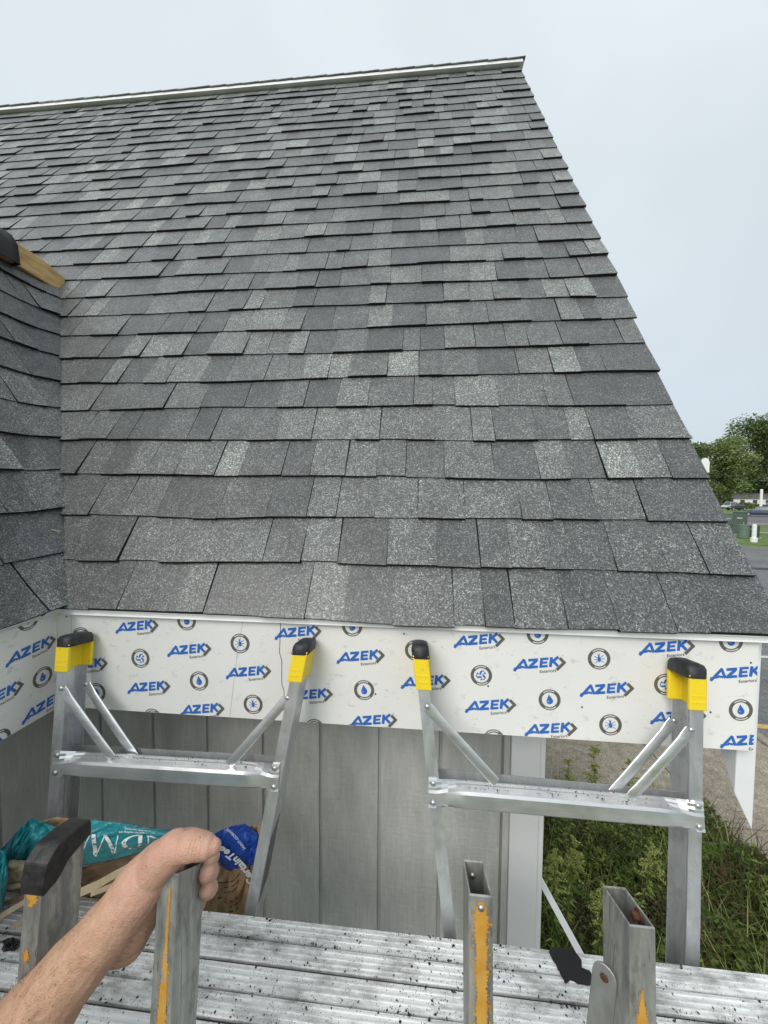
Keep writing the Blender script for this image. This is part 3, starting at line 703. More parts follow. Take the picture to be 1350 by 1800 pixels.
        k = 16; vs = [p for q_ in secs for p in q_]; fs = [(j*k+i, j*k+(i+1) % k, (j+1)*k+(i+1) % k, (j+1)*k+i) for j in range(6) for i in range(k)]+[tuple(range(k)), tuple(range(6*k, 7*k))]
        o = MB().add(vs, fs).build('brace', M_STEP, e); smooth_by_angle(o, 40)
        MB().dome(P-u*.002-v*.001, -v, .0064, .004, 12).build('rivet', M_RIV, o, smooth=True)
    return e
zf = lambda px, py: LP(px, py).z
wide_ladder('extension_ladder', 'aluminium ladder with yellow feet leaning at the inner corner above the wrappers',
    (100, 1180), (82, 1437), (528, 1198), (470, 1497), (zf(110, 1181), zf(110, 1116)), (zf(520, 1199), zf(520, 1128)),
    (94, 1341), (491, 1366),
    [((109, 1211), (197, 1333), -.004, .004), ((152, 1204), (238, 1331), DR-.012, .046), ((505, 1228), (402, 1345), .004, .004)],
    ((112, 1316), (492, 1337)), True)
wide_ladder('extension_ladder', 'aluminium ladder with yellow feet leaning in front of the white corner board',
    (735, 1214), (765, 1500), (1237, 1249), (1230, 1696), (zf(750, 1213), zf(750, 1133)), (zf(1220, 1248), zf(1220, 1166)),
    (753, 1392), (1236, 1434),
    [((752, 1243), (872, 1376), -.004, .004), ((1214, 1284), (1108, 1402), -.004, .006), ((1184, 1268), (1076, 1394), DR-.02, .046)],
    ((758, 1358), (1190, 1400)))

# ------------------------------------------------------------------ work platform
DZ = -.624
deck = empty('work_platform', (1.2, -.33, DZ)); tag(deck, 'ribbed aluminium plank platform speckled with black shingle grit', 'platform')
XA, XB = -.12, 2.75
def board_prof(w_):
    pr = [(0, -.028), (0, -.002), (.0015, 0)]
    n_ = 7; a = .004
    pitch = (w_-.008)/n_
    for i in range(n_):
        x_ = a+pitch*i
        if i == 3: pr += [(x_, 0), (x_+.0006, -.010), (x_+.0040, -.010), (x_+.0046, 0)]; continue
        pr += [(x_, 0), (x_+pitch*.30, 0), (x_+pitch*.38, .0013), (x_+pitch*.62, .0013), (x_+pitch*.70, 0)]
    return pr+[(w_-.0015, 0), (w_, -.002), (w_, -.028)]
for i in range(3):
    w_ = .079; y0 = -.20-i*(w_+.0062)-w_
    MB().prism(board_prof(w_), (XA, y0, DZ), (XB, y0, DZ), (0,1,0), (0,0,1)).build('deck_board', M_DECK, deck)
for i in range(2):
    y0 = -.20-(i+1)*.0852+.0001; MB().box((XA, y0, DZ-.02), (XB, y0+.0060, DZ-.008)).build('gap_shade_strip', M_DARK, deck)  # added dark strips that paint the shade between the boards
for x_ in (-.05, .5, 1.0, 1.5, 2.1, 2.6): MB().box((x_, -.449, DZ-.052), (x_+.03, -.205, DZ-.0285)).build('cross_member', M_ALU, deck)
for y_ in (-.451, -.2025): MB().box((XA, y_-.002, DZ-.05), (XB, y_+.002-.0005, DZ-.004)).build('side_rail', M_ALU, deck)
g = random.Random(21); mb = MB()
for i in range(24000):
    x_ = g.uniform(0, 2.3); y_ = g.uniform(-.445, -.203)
    if i % 3 == 0: y_ = g.choice((-.203, -.2375, -.2415, -.277, -.288, -.3227, -.327, -.362, -.373, -.408))+g.gauss(0, .0016)
    if noise.noise((x_*5, y_*11, 3))+.6*noise.noise((x_*19, y_*25, 5)) < g.uniform(-.45, .5): continue
    chip(mb, Vector((x_, y_, DZ+.0014)), min(.0036, .0005*math.exp(g.expovariate(2.0))), g)
o = mb.build('shingle_grit', M_GRIT, fix=False); tag(o, 'black shingle grit scattered over the plank platform', 'grit', kind='stuff')
# torn scrap of black underlay
pts = [(966,1672), (975,1667), (1008,1670), (1022,1688), (1024,1702), (1036,1708), (1043,1722), (1040,1733), (1018,1729), (1003,1724), (994,1729), (984,1708), (972,1690)]
g = random.Random(8); ring = []
for i in range(len(pts)):
    a, b = Vector(pts[i]), Vector(pts[(i+1) % len(pts)])
    for t_ in (0, .33, .66): q = a+(b-a)*t_; ring.append((q.x+g.uniform(-1.6, 1.6), q.y+g.uniform(-1.6, 1.6)))
bot = [atz(a, b, DZ+.0016) for a, b in ring]; top = [p+Vector((0, 0, .0022+.002*g.random())) for p in bot]; n_ = len(ring)
o = MB().add(bot+top, [tuple(range(n_))[::-1], tuple(range(n_, 2*n_))]+[(i, (i+1) % n_, n_+(i+1) % n_, n_+i) for i in range(n_)]).build('underlay_scrap', plain('scrap_black', (.011, .011, .012), .75, bump=.5, bscale=160), fix=False)
tag(o, 'torn scrap of black roofing felt on the far board of the platform', 'scrap')

# ------------------------------------------------------------------ open ladder rails in front of the platform
def near_rail(parent, xf, w_, ztf, ztr, lean_x=0.0, yf=-.53, lean=.09, zb=G+.01, dep=.065, t=.0026):
    """open rectangular tube: xf = x of the left front edge at its top, leaning towards the viewer going down"""
    def P(x_, y_, z_): return Vector((x_+lean_x*(z_-ztf), y_+lean*(z_-ztf), z_))
    def loop(i, ztf_, ztr_): return [P(xf+i, yf+i, ztf_), P(xf+w_-i, yf+i, ztf_), P(xf+w_-i, yf+dep-i, ztr_), P(xf+i, yf+dep-i, ztr_)]
    o_t, i_t, o_b, i_b = loop(0, ztf, ztr), loop(t, ztf, ztr), loop(0, zb, zb), loop(t, zb, zb)
    vs = o_t+i_t+o_b+i_b; fs = []
    for k in range(4):
        j = (k+1) % 4; fs += [(k, j, 8+j, 8+k), (4+k, 12+k, 12+j, 4+j), (k, 4+k, 4+j, j), (8+k, 8+j, 12+j, 12+k)]
    return MB().add(vs, fs).build('rail', M_OLD, parent, bevel=.0022), P
def paint_patch(parent, P, x0f, wfun, z0, z1, yf, seed, steps=60):
    steps *= 3
    g = random.Random(seed); vs = []
    for i in range(steps+1):
        z_ = z0+(z1-z0)*i/steps; c, h = wfun(i/steps); h *= g.uniform(.72, 1.15)
        k_ = .25*noise.noise((z_*60, seed, 0))+.2*noise.noise((z_*190, seed, 3)); k2 = .25*noise.noise((z_*60, seed, 7))+.2*noise.noise((z_*190, seed, 9))
        vs += [P(x0f+c-h*(1+k_), yf-.0005, z_), P(x0f+c+h*(1+k2), yf-.0005, z_)]
    mb = MB().add(vs, [(2*i, 2*i+1, 2*i+3, 2*i+2) for i in range(steps)])
    for i in range(steps//2):                      # flakes left beside the patch
        t_ = g.random(); z_ = z0+(z1-z0)*t_; c, h = wfun(t_); x_ = x0f+c+g.choice((-1, 1))*h*g.uniform(1.05, 1.5); r_ = g.uniform(.0004, .0014)
        if x_ < x0f+.001: continue
        mb.add([P(x_+math.cos(q_)*r_*g.uniform(.5, 1), yf-.0006, z_+math.sin(q_)*r_*g.uniform(.8, 2.2)) for q_ in (0, 1.2, 2.4, 3.6, 4.8)], [(0, 1, 2, 3, 4)])
    return mb.build('paint_wear', M_YWEAR, parent, fix=False)
def xat(px, py): return at(px, py, -.53).x
e1_ = empty('narrow_ladder'); tag(e1_, 'weathered ladder top with a black rubber cap, gripped by the hand', 'ladder', 'open ladder tops in front of the platform')
ZA = at(110, 1464, -.495).z-.016; ZC = at(60, 1568, -.53).z
rA, PA = near_rail(e1_, xat(48, 1568), .0262, ZA, ZA-.012, .03)
rB, PB = near_rail(e1_, xat(315, 1537)-.029, .029, at(315, 1537, -.53).z, at(359, 1509, -.465).z, .02)
e2_ = empty('narrow_ladder'); tag(e2_, 'weathered ladder top of two open tubes with orange paint, right of the hand', 'ladder', 'open ladder tops in front of the platform')
rC, PC = near_rail(e2_, xat(824, 1577), .0284, -.160, -.178, -.012)
rD, PD = near_rail(e2_, xat(1107, 1603), .0295, -.178, -.196, .004)
def rung(parent, PX, xa, PY, xb, z_, yf=-.53):
    a, b = PX(xa, yf+.01, z_), PY(xb, yf+.01, z_)
    MB().prism([(-.012, 0), (.012, 0), (.012, .06), (-.012, .06)], a, b, (0,0,1), (0,1,0)).build('step', M_OLD, parent, bevel=.002)
for z_ in (DZ-.066, DZ-.37, DZ-.67, DZ-.97, DZ-1.27, DZ-1.57):
    rung(e1_, PA, xat(48, 1568)+.0262, PB, xat(315, 1537)-.029, z_); rung(e2_, PC, xat(824, 1577)+.0284, PD, xat(1107, 1603), z_)
paint_patch(rA, PA, xat(48, 1568), lambda t_: (.013-.002*math.sin(t_*9), .008*(1-t_)**.6+.0004), ZC, ZC-.016, -.53, 1, 14)
paint_patch(rA, PA, xat(48, 1568), lambda t_: (.011, .0042*math.sin(math.pi*min(1, max(.02, t_)))), ZC-.07, ZC-.088, -.53, 2, 14)
paint_patch(rA, PA, xat(48, 1568), lambda t_: (.017, .007*min(1, t_*2+.1)), ZC-.14, ZC-.6, -.53, 6, 70)
paint_patch(rB, PB, xat(315, 1537)-.029, lambda t_: (.0175-.003*t_, .0016+.0046*max(0, math.sin(t_*7-1.0))), -.19, -.66, -.53, 3, 120)
paint_patch(rC, PC, xat(824, 1577), lambda t_: (.0145, (.0086 if t_ < .08 else .0072 if t_ < .4 else .0072-.0085*(t_-.4))*(.5+.5*min(1, t_*30))), -.167, -.60, -.53, 4, 140)
paint_patch(rD, PD, xat(1107, 1603), lambda t_: (.0135, (.0118*min(1, t_*9)+.0006)*(1 if t_ > .14 else .6)), -.247, -.62, -.53, 5, 120)
MB().dome(PC(xat(824, 1577)+.0145, -.531, -.173), (0,-1,0), .0042, .003, 10).build('rivet', M_RIV, rC, smooth=True)
MB().dome(PC(xat(824, 1577)+.013, -.53+.0615, -.196), (0,-1,0), .0042, .003, 10).build('rivet', M_RIV, rC, smooth=True)
M_RUST = plain('rusty_bolt', (.10, .045, .022), .8, .2, .3, 90)
p = PD(xat(1107, 1603)+.0265, -.505, -.192)
mb = MB(); mb.tube([p, p-Vector((.010, 0, 0))], .0052, 10); mb.tube([p-Vector((.0012, 0, 0)), p-Vector((.0028, 0, 0))], .0082, 12); mb.build('bolt', M_RUST, rD)
# flat spreader arm pinned to the right rail
xs_ = xat(1107, 1603)-.0042
c0 = Vector((xs_-.012, -.512, -.268)); c1 = Vector((xs_-.052, -.556, -.50))
def flat_link(c0, c1, w_, th):
    d = (c1-c0).normalized(); sx = Vector((.62, .78, 0)); s_ = d.cross(sx).normalized(); nn = s_.cross(d).normalized(); out_ = []
    for i in range(9):
        a = math.pi*i/8; out_.append(c0+s_*(math.cos(a)*w_)-d*(math.sin(a)*w_))
    out_ = out_+[c1-s_*w_, c1+s_*w_]; n_ = len(out_); vs = [p+nn*th/2 for p in out_]+[p-nn*th/2 for p in out_]
    return MB().add(vs, [tuple(range(n_)), tuple(range(n_, 2*n_))[::-1]]+[(i, (i+1) % n_, n_+(i+1) % n_, n_+i) for i in range(n_)])
lk = flat_link(c0, c1, .0135, .004).build('spreader_arm', mk_alu('arm_aluminium', (.42, .43, .42), .45, .4), e2_, bevel=.001)
MB().dome(c0-Vector((.0015, .0019, 0)), (-.62, -.78, 0), .0048, .0018, 12).build('bolt', M_RUST, lk)
# black rubber cap on the left rail
xa = xat(48, 1568); yf, yr, zt = -.53, -.465, ZA
side_prof = [(yf-.0055, ZC), (yf-.0058, zt-.02), (yf+.001, zt+.004), (yf+.018, zt+.016), (yf+.045, zt+.014), (yr+.006, zt+.006), (yr+.006, zt-.018), (yr-.016, zt-.019), (yf+.032, zt-.022), (yf+.020, zt-.032), (yf+.014, ZC+.002)]
cap = MB().prism(side_prof, (xa-.005, 0, 0), (xa+.0305, 0, 0), (0,1,0), (0,0,1)).build('rubber_cap', M_BLACK, rA, bevel=.0028, seg=2)

# ------------------------------------------------------------------ arm and hand gripping the rail
def body_mesh(name, chains, mat, voxel=.0014, smooth_it=9):
    mb = MB()
    for ch in chains:
        P = [Vector(at(a, b, d-.9745)) for a, b, d, *_ in ch]; rr = [c[3] for c in ch]
        # refine with Catmull-Rom, then round both ends
        pts, rad = [], []
        n_ = len(P)
        for i in range(n_-1):
            p0, p1, p2, p3 = P[max(0, i-1)], P[i], P[i+1], P[min(n_-1, i+2)]
            for k in range(6):
                t_ = k/6; pts.append(.5*((2*p1)+(p2-p0)*t_+(2*p0-5*p1+4*p2-p3)*t_*t_+(3*p1-p0-3*p2+p3)*t_**3))
                a, b = rr[i], rr[i+1]; s_ = t_*t_*(3-2*t_)
                if isinstance(a, tuple) or isinstance(b, tuple):
                    a = a if isinstance(a, tuple) else (a, a); b = b if isinstance(b, tuple) else (b, b)
                    rad.append((a[0]+(b[0]-a[0])*s_, a[1]+(b[1]-a[1])*s_))
                else: rad.append(a+(b-a)*s_)
        pts.append(P[-1]); rad.append(rr[-1])
        def sc(r_, f_): return (r_[0]*f_, r_[1]*f_) if isinstance(r_, tuple) else r_*f_
        d0 = (pts[0]-pts[1]).normalized(); d1 = (pts[-1]-pts[-2]).normalized(); r0_ = max(rad[0]) if isinstance(rad[0], tuple) else rad[0]; r1_ = max(rad[-1]) if isinstance(rad[-1], tuple) else rad[-1]
        pre = [(pts[0]+d0*r0_*q_, sc(rad[0], math.sqrt(max(.0004, 1-q_*q_)))) for q_ in (.98, .85, .55)]; post = [(pts[-1]+d1*r1_*q_, sc(rad[-1], math.sqrt(max(.0004, 1-q_*q_)))) for q_ in (.55, .85, .98)]
        pts = [p for p, _ in pre]+pts+[p for p, _ in post]; rad = [r_ for _, r_ in pre]+rad+[r_ for _, r_ in post]
        mb.tube(pts, rad, 20)
    o = mb.build(name, mat)
    md = o.modifiers.new('r', 'REMESH'); md.mode = 'VOXEL'; md.voxel_size = voxel
    ms_ = o.modifiers.new('s', 'SMOOTH'); ms_.factor = .5; ms_.iterations = smooth_it
    dg = bpy.context.evaluated_depsgraph_get(); dg.update(); me = bpy.data.meshes.new_from_object(o.evaluated_get(dg))
    # skin folds over the thumb joints and the wrist
    nrm = [v.normal.copy() for v in me.vertices]; pos_ = [v.co.copy() for v in me.vertices]; off = [.0011*noise.noise(p_*38)+.0004*noise.noise(p_*130) for p_ in pos_]
    for c_, e_, rad_, amp_, wl in ((at(334, 1487, .432-.9745), at(350, 1488, .432-.9745), .013, .0008, .0042), (at(312, 1492, .43-.9745), at(332, 1488, .43-.9745), .015, .0006, .0055), (at(222, 1650, .43-.9745), at(250, 1612, .44-.9745), .030, .0008, .0065)):
        ax_ = (e_-c_).normalized()
        for i, p_ in enumerate(pos_):
            q_ = p_-c_; L_ = q_.length
            if L_ < rad_*2.2: off[i] += amp_*math.sin(q_.dot(ax_)/wl*6.283+2.5*noise.noise(p_*90))*math.exp(-(L_/rad_)**2)
    flat = []
    for p_, n_, f_ in zip(pos_, nrm, off): flat.extend(p_+n_*f_)
    me.vertices.foreach_set('co', flat); me.update()
    o.modifiers.clear(); o.data = me; me.polygons.foreach_set('use_smooth', [True]*len(me.polygons)); return o
ARM = [
    [(-420, 2120, .33, .052), (-150, 1985, .365, .054), (40, 1812, .395, .0455), (115, 1720, .412, .0390), (172, 1652, .425, .0342), (212, 1603, .436, .0318), (248, 1555, .45, .0325), (280, 1520, .462, .029), (306, 1498, .478, .024)],
    # heel of the hand and ball of the thumb
    [(205, 1640, .446, .024), (228, 1640, .455, .025), (250, 1600, .462, .023), (278, 1562, .470, .020), (300, 1530, .482, .018)],
    [(192, 1672, .440, .016), (226, 1664, .458, .0185), (252, 1620, .470, .018), (276, 1582, .485, .016)],
    # thumb across the rail's end
    [(228, 1582, .447, .021), (258, 1544, .4520, .0240), (290, 1508, .4500, .0232), (308, 1491, .4485, .0208), (322, 1489, .4475, .0172), (338, 1486, .4468, .0182), (352, 1487, .4472, .0166), (366, 1488, .4482, .0144), (375, 1488, .4492, .0105)],
    # index, middle, ring and little finger round the far side
    [(300, 1505, .482, .020), (322, 1477, .512, .0140), (346, 1474, .536, .0118), (366, 1490, .545, .0112), (373, 1506, .525, .0108), (368, 1509, .500, .0095)],
    [(290, 1530, .490, .019), (304, 1528, .535, .0130), (336, 1526, .562, .0120), (366, 1531, .555, .0124), (369, 1533, .524, .0134), (364, 1534, .494, .0118)],
    [(276, 1558, .492, .018), (298, 1555, .535, .0125), (332, 1556, .562, .0112), (364, 1561, .555, .0116), (368, 1563, .524, .0124), (363, 1564, .496, .0108)],
    [(262, 1586, .490, .016), (290, 1582, .530, .0110), (320, 1584, .555, .0095), (346, 1588, .550, .0090), (352, 1589, .530, .0085)],
]
person = empty('person', at(65, 1790, .40-.9745)); tag(person, 'bare left forearm and hand gripping the open end of a ladder rail', 'person')
arm = body_mesh('forearm_and_hand', ARM, M_SKIN); arm.parent = person; arm.location = -person.location
# thumbnail
a, b = at(367, 1475.5, .4475-.9745), at(384, 1480, .4495-.9745)
d = (b-a).normalized(); nn = Vector((.10, -.12, .98)).normalized(); s_ = d.cross(nn).normalized(); vs = []
for i in range(6):
    for j in range(7):
        u_ = i/5; v_ = j/6*2-1; w_ = .0056*(1-.35*abs(u_-.45)); vs.append(a+d*(.0135*u_-.0005)+s_*(v_*w_)+nn*(.0006-.0028*v_*v_-.0008*u_*u_))
MB().add(vs, [(i*7+j, i*7+j+1, i*7+j+8, i*7+j+7) for i in range(5) for j in range(6)]).build('thumbnail', M_NAIL, person, smooth=True)
# fine hair on the forearm
g = random.Random(9); me = arm.data; mb = MB(); polys = [p for p in me.polygons if p.center.x < at(190, 1640, -.54).x]
for p in g.choices(polys, k=3200):
    n_ = p.normal
    if n_.z < -.25: continue
    c = p.center; ax = (at(214, 1606, -.538)-at(40, 1812, -.58)).normalized(); t_ = (ax*.8+n_*g.uniform(.35, .8)+Vector((g.uniform(-.4, .4), g.uniform(-.4, .4), g.uniform(-.4, .4)))).normalized()
    L = g.uniform(.007, .016); s_ = t_.cross(n_).normalized()*.00022
    mb.add([c-s_, c+s_, c+t_*L], [(0, 1, 2)])
o = mb.build('arm_hair', M_HAIR, person, fix=False); tag(o, kind='stuff')

# ------------------------------------------------------------------ torn shingle wrappers heaped behind the ladder
def wrap(name, top, bot, Y, bulge, mat, label=None, cat=None, seed=1, nu=26, nv=9, amp=.008, parent=None, group=None, tilt=0.0):
    """crumpled sheet between a top and a bottom outline (photograph pixels on the plane y = Y)"""
    def poly(pts, t_):
        s_ = t_*(len(pts)-1); i = min(int(s_), len(pts)-2); f_ = s_-i; a, b = pts[i], pts[i+1]; return (a[0]+(b[0]-a[0])*f_, a[1]+(b[1]-a[1])*f_)
    vs = []; nu *= 3; nv *= 3
    def pos(u_, v_, lift=0.0):
        a, b = poly(top, u_), poly(bot, u_)
        q = (a[0]+(b[0]-a[0])*v_, a[1]+(b[1]-a[1])*v_)
        n1 = noise.noise((u_*7+seed, v_*3, seed*1.7)); n2 = noise.noise((u_*19, v_*7+seed, seed*.7)); n3 = abs(noise.noise((u_*11+v_*6, v_*4, seed*2.1)))
        return at(q[0]+n2*1.5, q[1]+n1*1.5, Y+tilt*v_-bulge*math.sin(math.pi*min(1, max(0, v_)))+amp*(n1+.5*n2)+amp*1.2*n3-lift)
    for i in range(nu+1):
        for j in range(nv+1): vs.append(pos(i/nu, j/nv))
    k = nv+1; o = MB().add(vs, [(i*k+j, i*k+j+1, (i+1)*k+j+1, (i+1)*k+j) for i in range(nu) for j in range(nv)]).build(name, mat, parent, smooth=True, fix=False)
    sd_ = o.modifiers.new('thick', 'SOLIDIFY'); sd_.thickness = .0012; sd_.offset = 1
    if label: tag(o, label, cat, group)
    return o, pos
def print_on(pos, geo, u0_, v0_, du, dv, mat, parent, name='printed_text', lift=.0022):
    vs, fs = geo
    o = MB().add([pos(u0_+du[0]*p.x+dv[0]*p.y, v0_+du[1]*p.x+dv[1]*p.y, lift) for p in vs], fs).build(name, mat, parent, fix=False); return o
YB = -.25
# pale kraft strips; hollows under the wrappers have their shade painted into a darker kraft
def strip(name, pts, w_, Y, label, mat=M_KRAFTL, th=.004, seed=1):
    P = [at(a, b, Y+dy) for a, b, dy in pts]; vs = []; g = random.Random(seed)
    for p in P:
        j = g.uniform(.85, 1.15); c = Vector((0, -.25, -1)).normalized()*w_*j*.5; n_ = Vector((0, -1, .25))*th*.5; vs += [p-c+n_, p+c+n_, p+c-n_, p-c-n_]
    n_ = len(P); fs = [(i*4+k, i*4+(k+1) % 4, i*4+4+(k+1) % 4, i*4+4+k) for i in range(n_-1) for k in range(4)]+[(0,1,2,3), tuple(range(4*n_-4, 4*n_))]
    o = MB().add(vs, fs).build(name, mat, bevel=.0012); tag(o, label, 'paper', 'torn paper wrappers piled on the platform'); return o
teal, tp = wrap('teal_wrapper', [(120,1452), (165,1441), (215,1447), (270,1456), (330,1461), (372,1462)], [(110,1520), (165,1518), (215,1508), (270,1489), (320,1478), (372,1466)], YB, .022, M_TEAL,
    'teal plastic shingle wrapper with upside down white lettering behind the ladder cap', 'wrapper', 2, 34, 10, .006, group='torn paper wrappers piled on the platform')
def seriftext(txt):
    # thick and thin strokes, unit height
    G_ = {'L': ([((.12,0),(.12,1),.15), ((.12,.03),(.62,.03),.06)], .72), 'A': ([((0,0),(.40,1),.055), ((.40,1),(.80,0),.16), ((.14,.32),(.66,.32),.05)], .86),
          'N': ([((.08,0),(.08,1),.055), ((.08,.98),(.78,.02),.16), ((.78,0),(.78,1),.055)], .92), 'M': ([((.05,0),(.16,1),.055), ((.16,1),(.55,0),.16), ((.55,0),(.95,1),.055), ((.95,1),(1.05,0),.16)], 1.16),
          'R': ([((.12,0),(.12,1),.15), ((.12,.97),(.5,.92),.06), ((.55,.9),(.6,.66),.15), ((.56,.55),(.12,.48),.06), ((.34,.5),(.76,0),.16)], .82), 'K': ([((.12,0),(.12,1),.15), ((.18,.45),(.66,1),.055), ((.3,.55),(.78,0),.16)], .82)}
    vs, fs = [], []; x_ = 0
    def q(a, b, w_):
        a, b = Vector(a), Vector(b); n_ = max(1, int((b-a).length/.12)); h = Vector((w_/2, 0)) if abs((b-a).y) > abs((b-a).x)*.4 else Vector((0, w_/2)); k = len(vs)
        for i in range(n_+1): c = a+(b-a)*i/n_+Vector((x_, 0)); vs.append(c-h); vs.append(c+h)
        for i in range(n_): fs.append((k+2*i, k+2*i+1, k+2*i+3, k+2*i+2))
    for ch in txt:
        if ch == 'D':
            q((.12, 0), (.12, 1), .15); pr = None; k = len(vs)
            for i in range(13):
                a = R(90-15*i); w_ = .03+.06*math.cos(a); vs.append(Vector((x_+.16+math.cos(a)*(.56-w_), .5+math.sin(a)*.44))); vs.append(Vector((x_+.16+math.cos(a)*(.56+w_), .5+math.sin(a)*.5)))
            for i in range(12): fs.append((k+2*i, k+2*i+1, k+2*i+3, k+2*i+2))
            x_ += .92; continue
        st, adv = G_[ch]
        for s_ in st: q(*s_)
        x_ += adv+.04
    return vs, fs
print_on(tp, seriftext('LANDMAR'), .985, .34, (-.172, .0), (0, .50), M_WHITEINK, teal)
for i, t_ in enumerate(('limited transferable warranty', 'architectural shingles for roofing use')): print_on(tp, text_geo(t_, 1, .01), .66+.02*i, .14+.10*i, (-.0205, 0), (0, .085), M_WHITEINK, teal)
teal2, t2 = wrap('teal_wrapper', [(-40,1535), (2,1492), (30,1462), (55,1437), (85,1450), (120,1462)], [(-40,1600), (2,1555), (22,1535), (50,1520), (85,1520), (120,1522)], YB+.01, .016, M_TEAL,
    'folded teal wrapper end rising to a peak left of the black cap', 'wrapper', 5, 26, 10, .011, group='torn paper wrappers piled on the platform')
teal3, t3 = wrap('teal_wrapper', [(-60,1480), (-20,1486), (6,1495), (14,1515)], [(-60,1660), (-20,1640), (2,1600), (12,1560)], YB-.03, .03, M_TEAL,
    'teal wrapper roll with a pale band at the picture edge', 'wrapper', 9, 16, 12, .006, group='torn paper wrappers piled on the platform')
kr, k1 = wrap('kraft_wrapper', [(60,1446), (100,1437), (150,1440), (200,1448), (260,1458)], [(60,1520), (100,1520), (150,1520), (200,1520), (260,1500)], YB+.035, .01, M_KRAFT, 'brown kraft paper sheet showing above the teal wrapper', 'paper', 11, 24, 8, .006, group='torn paper wrappers piled on the platform')
kr2, k2 = wrap('kraft_wrapper', [(-30,1520), (20,1512), (70,1512), (120,1530)], [(-30,1560), (20,1562), (70,1560), (120,1552)], YB-.005, .012, M_KRAFTL, 'pale kraft fold below the teal peak', 'paper', 13, 16, 6, .006, group='torn paper wrappers piled on the platform')
hol, k3 = wrap('kraft_wrapper', [(-40,1545), (60,1540), (160,1520), (260,1495), (330,1480)], [(-40,1625), (60,1612), (160,1596), (260,1588), (330,1590)], YB+.03, -.02, mk_kraft('painted_shade_kraft', (.16, .10, .055), (.27, .18, .10)), 'crumpled kraft bundle under the teal wrapper, darkened with painted shade', 'paper', 17, 34, 10, .016, group='torn paper wrappers piled on the platform')
strip('kraft_strip', [(-30,1660,-.01), (15,1636,-.01), (50,1612,-.005), (110,1582,0), (170,1556,0), (215,1530,.01), (262,1505,.015)], .017, YB-.012, 'long pale paper strip slanting up behind the wrist', seed=3)
strip('kraft_strip', [(-30,1630,-.015), (12,1604,-.015), (44,1585,-.012), (80,1572,-.01)], .012, YB-.014, 'pale splintered strip crossing under the teal roll', seed=6)
strip('kraft_strip', [(160,1572,0), (200,1556,0), (240,1538,.005), (275,1520,.01)], .010, YB-.016, 'thin pale strip low behind the forearm', seed=8)
strip('kraft_strip', [(-30,1572,0), (15,1560,0), (60,1548,0), (90,1548,0)], .009, YB-.018, 'thin tan strip under the pale kraft fold', seed=9)
strip('kraft_strip', [(-30,1600,0), (10,1588,0), (60,1570,0), (120,1566,.005), (200,1560,.01)], .012, YB-.004, 'short pale paper strip under the kraft fold', M_KRAFT, seed=4)
blk, k4 = wrap('felt_scrap', [(-40,1640), (0,1655), (22,1648), (36,1655)], [(-40,1690), (0,1700), (16,1690), (32,1668)], YB-.05, .012, M_MEMB, 'crumpled black felt scrap at the left end of the platform', 'scrap', 19, 12, 6, .006)
# blue and brown wrapper behind the right rail of the left ladder
YW = -.075
brn, b1 = wrap('kraft_wrapper', [(352,1500), (380,1505), (410,1500), (440,1452), (458,1448)], [(350,1660), (380,1660), (410,1660), (432,1655), (446,1640)], YW+.012, .02, M_KRAFT, 'printed brown kraft wrapper under the blue wrapper beside the ladder rail', 'paper', 23, 26, 16, .010, group='torn paper wrappers piled on the platform')
blu, b2 = wrap('blue_wrapper', [(366,1474), (385,1461), (405,1452), (432,1448), (450,1462), (456,1474)], [(380,1500), (388,1520), (398,1528), (418,1531), (436,1530), (446,1528)], YW, .012, M_BLUEW, 'crumpled blue wrapper with slanting white lettering beside the ladder rail', 'wrapper', 29, 24, 12, .005, group='torn paper wrappers piled on the platform')
def slant_text(txt, size, bold, px, py, ang, pos_Y, mat, parent, curve=0.0):
    vs, fs = text_geo(txt, size, bold); out_ = []
    for v in vs:
        a = R(ang+curve*v.x/size); x_ = px+math.cos(a)*v.x-math.sin(a)*v.y; y_ = py-(math.sin(a)*v.x+math.cos(a)*v.y); out_.append(at(x_, y_, pos_Y))
    MB().add(out_, fs).build('printed_text', mat, parent, fix=False)
slant_text('CertainTeed', 19, .6, 449, 1552, 112, YW-.0215, M_WHITEINK, blu, 4.4)
slant_text('SAINT-GOBAIN', 7, .1, 432, 1492, 120, YW-.0215, M_WHITEINK, blu, 1.6)
for i in range(11):
    for j in range(2):
        if random.random() < .12: continue
        u0_ = .27 if j == 0 else .36; w_ = .07 if j == 0 else random.uniform(.2, .27)
        vs = []; v0_ = .30+i*.056
        for q_ in range(7): vs += [b1(u0_+w_*q_/6, v0_+.002*math.sin(q_*2+i), .0018), b1(u0_+w_*q_/6, v0_+.016+.002*math.sin(q_*3+i), .0018)]
        MB().add(vs, [(2*q_, 2*q_+1, 2*q_+3, 2*q_+2) for q_ in range(6)]).build('printed_line', M_INK, brn, fix=False)

# ------------------------------------------------------------------ white trim strip leaning at the corner
a, b = at(958, 1562, .34), at(1022, 1680, .20); d = b-a
top_ = a-d*.4; bot_ = a+d*((G-a.z)/d.z)
o = MB().prism([(-.013, -.002), (.013, -.002), (.013, .002), (.009, .0035), (-.013, .0035)], bot_, top_, Vector((.92, -.38, .0)), Vector((.38, .92, 0))).build('trim_strip', M_TRIM); tag(o, 'narrow white trim strip leaning in the weeds beside the corner board', 'trim')
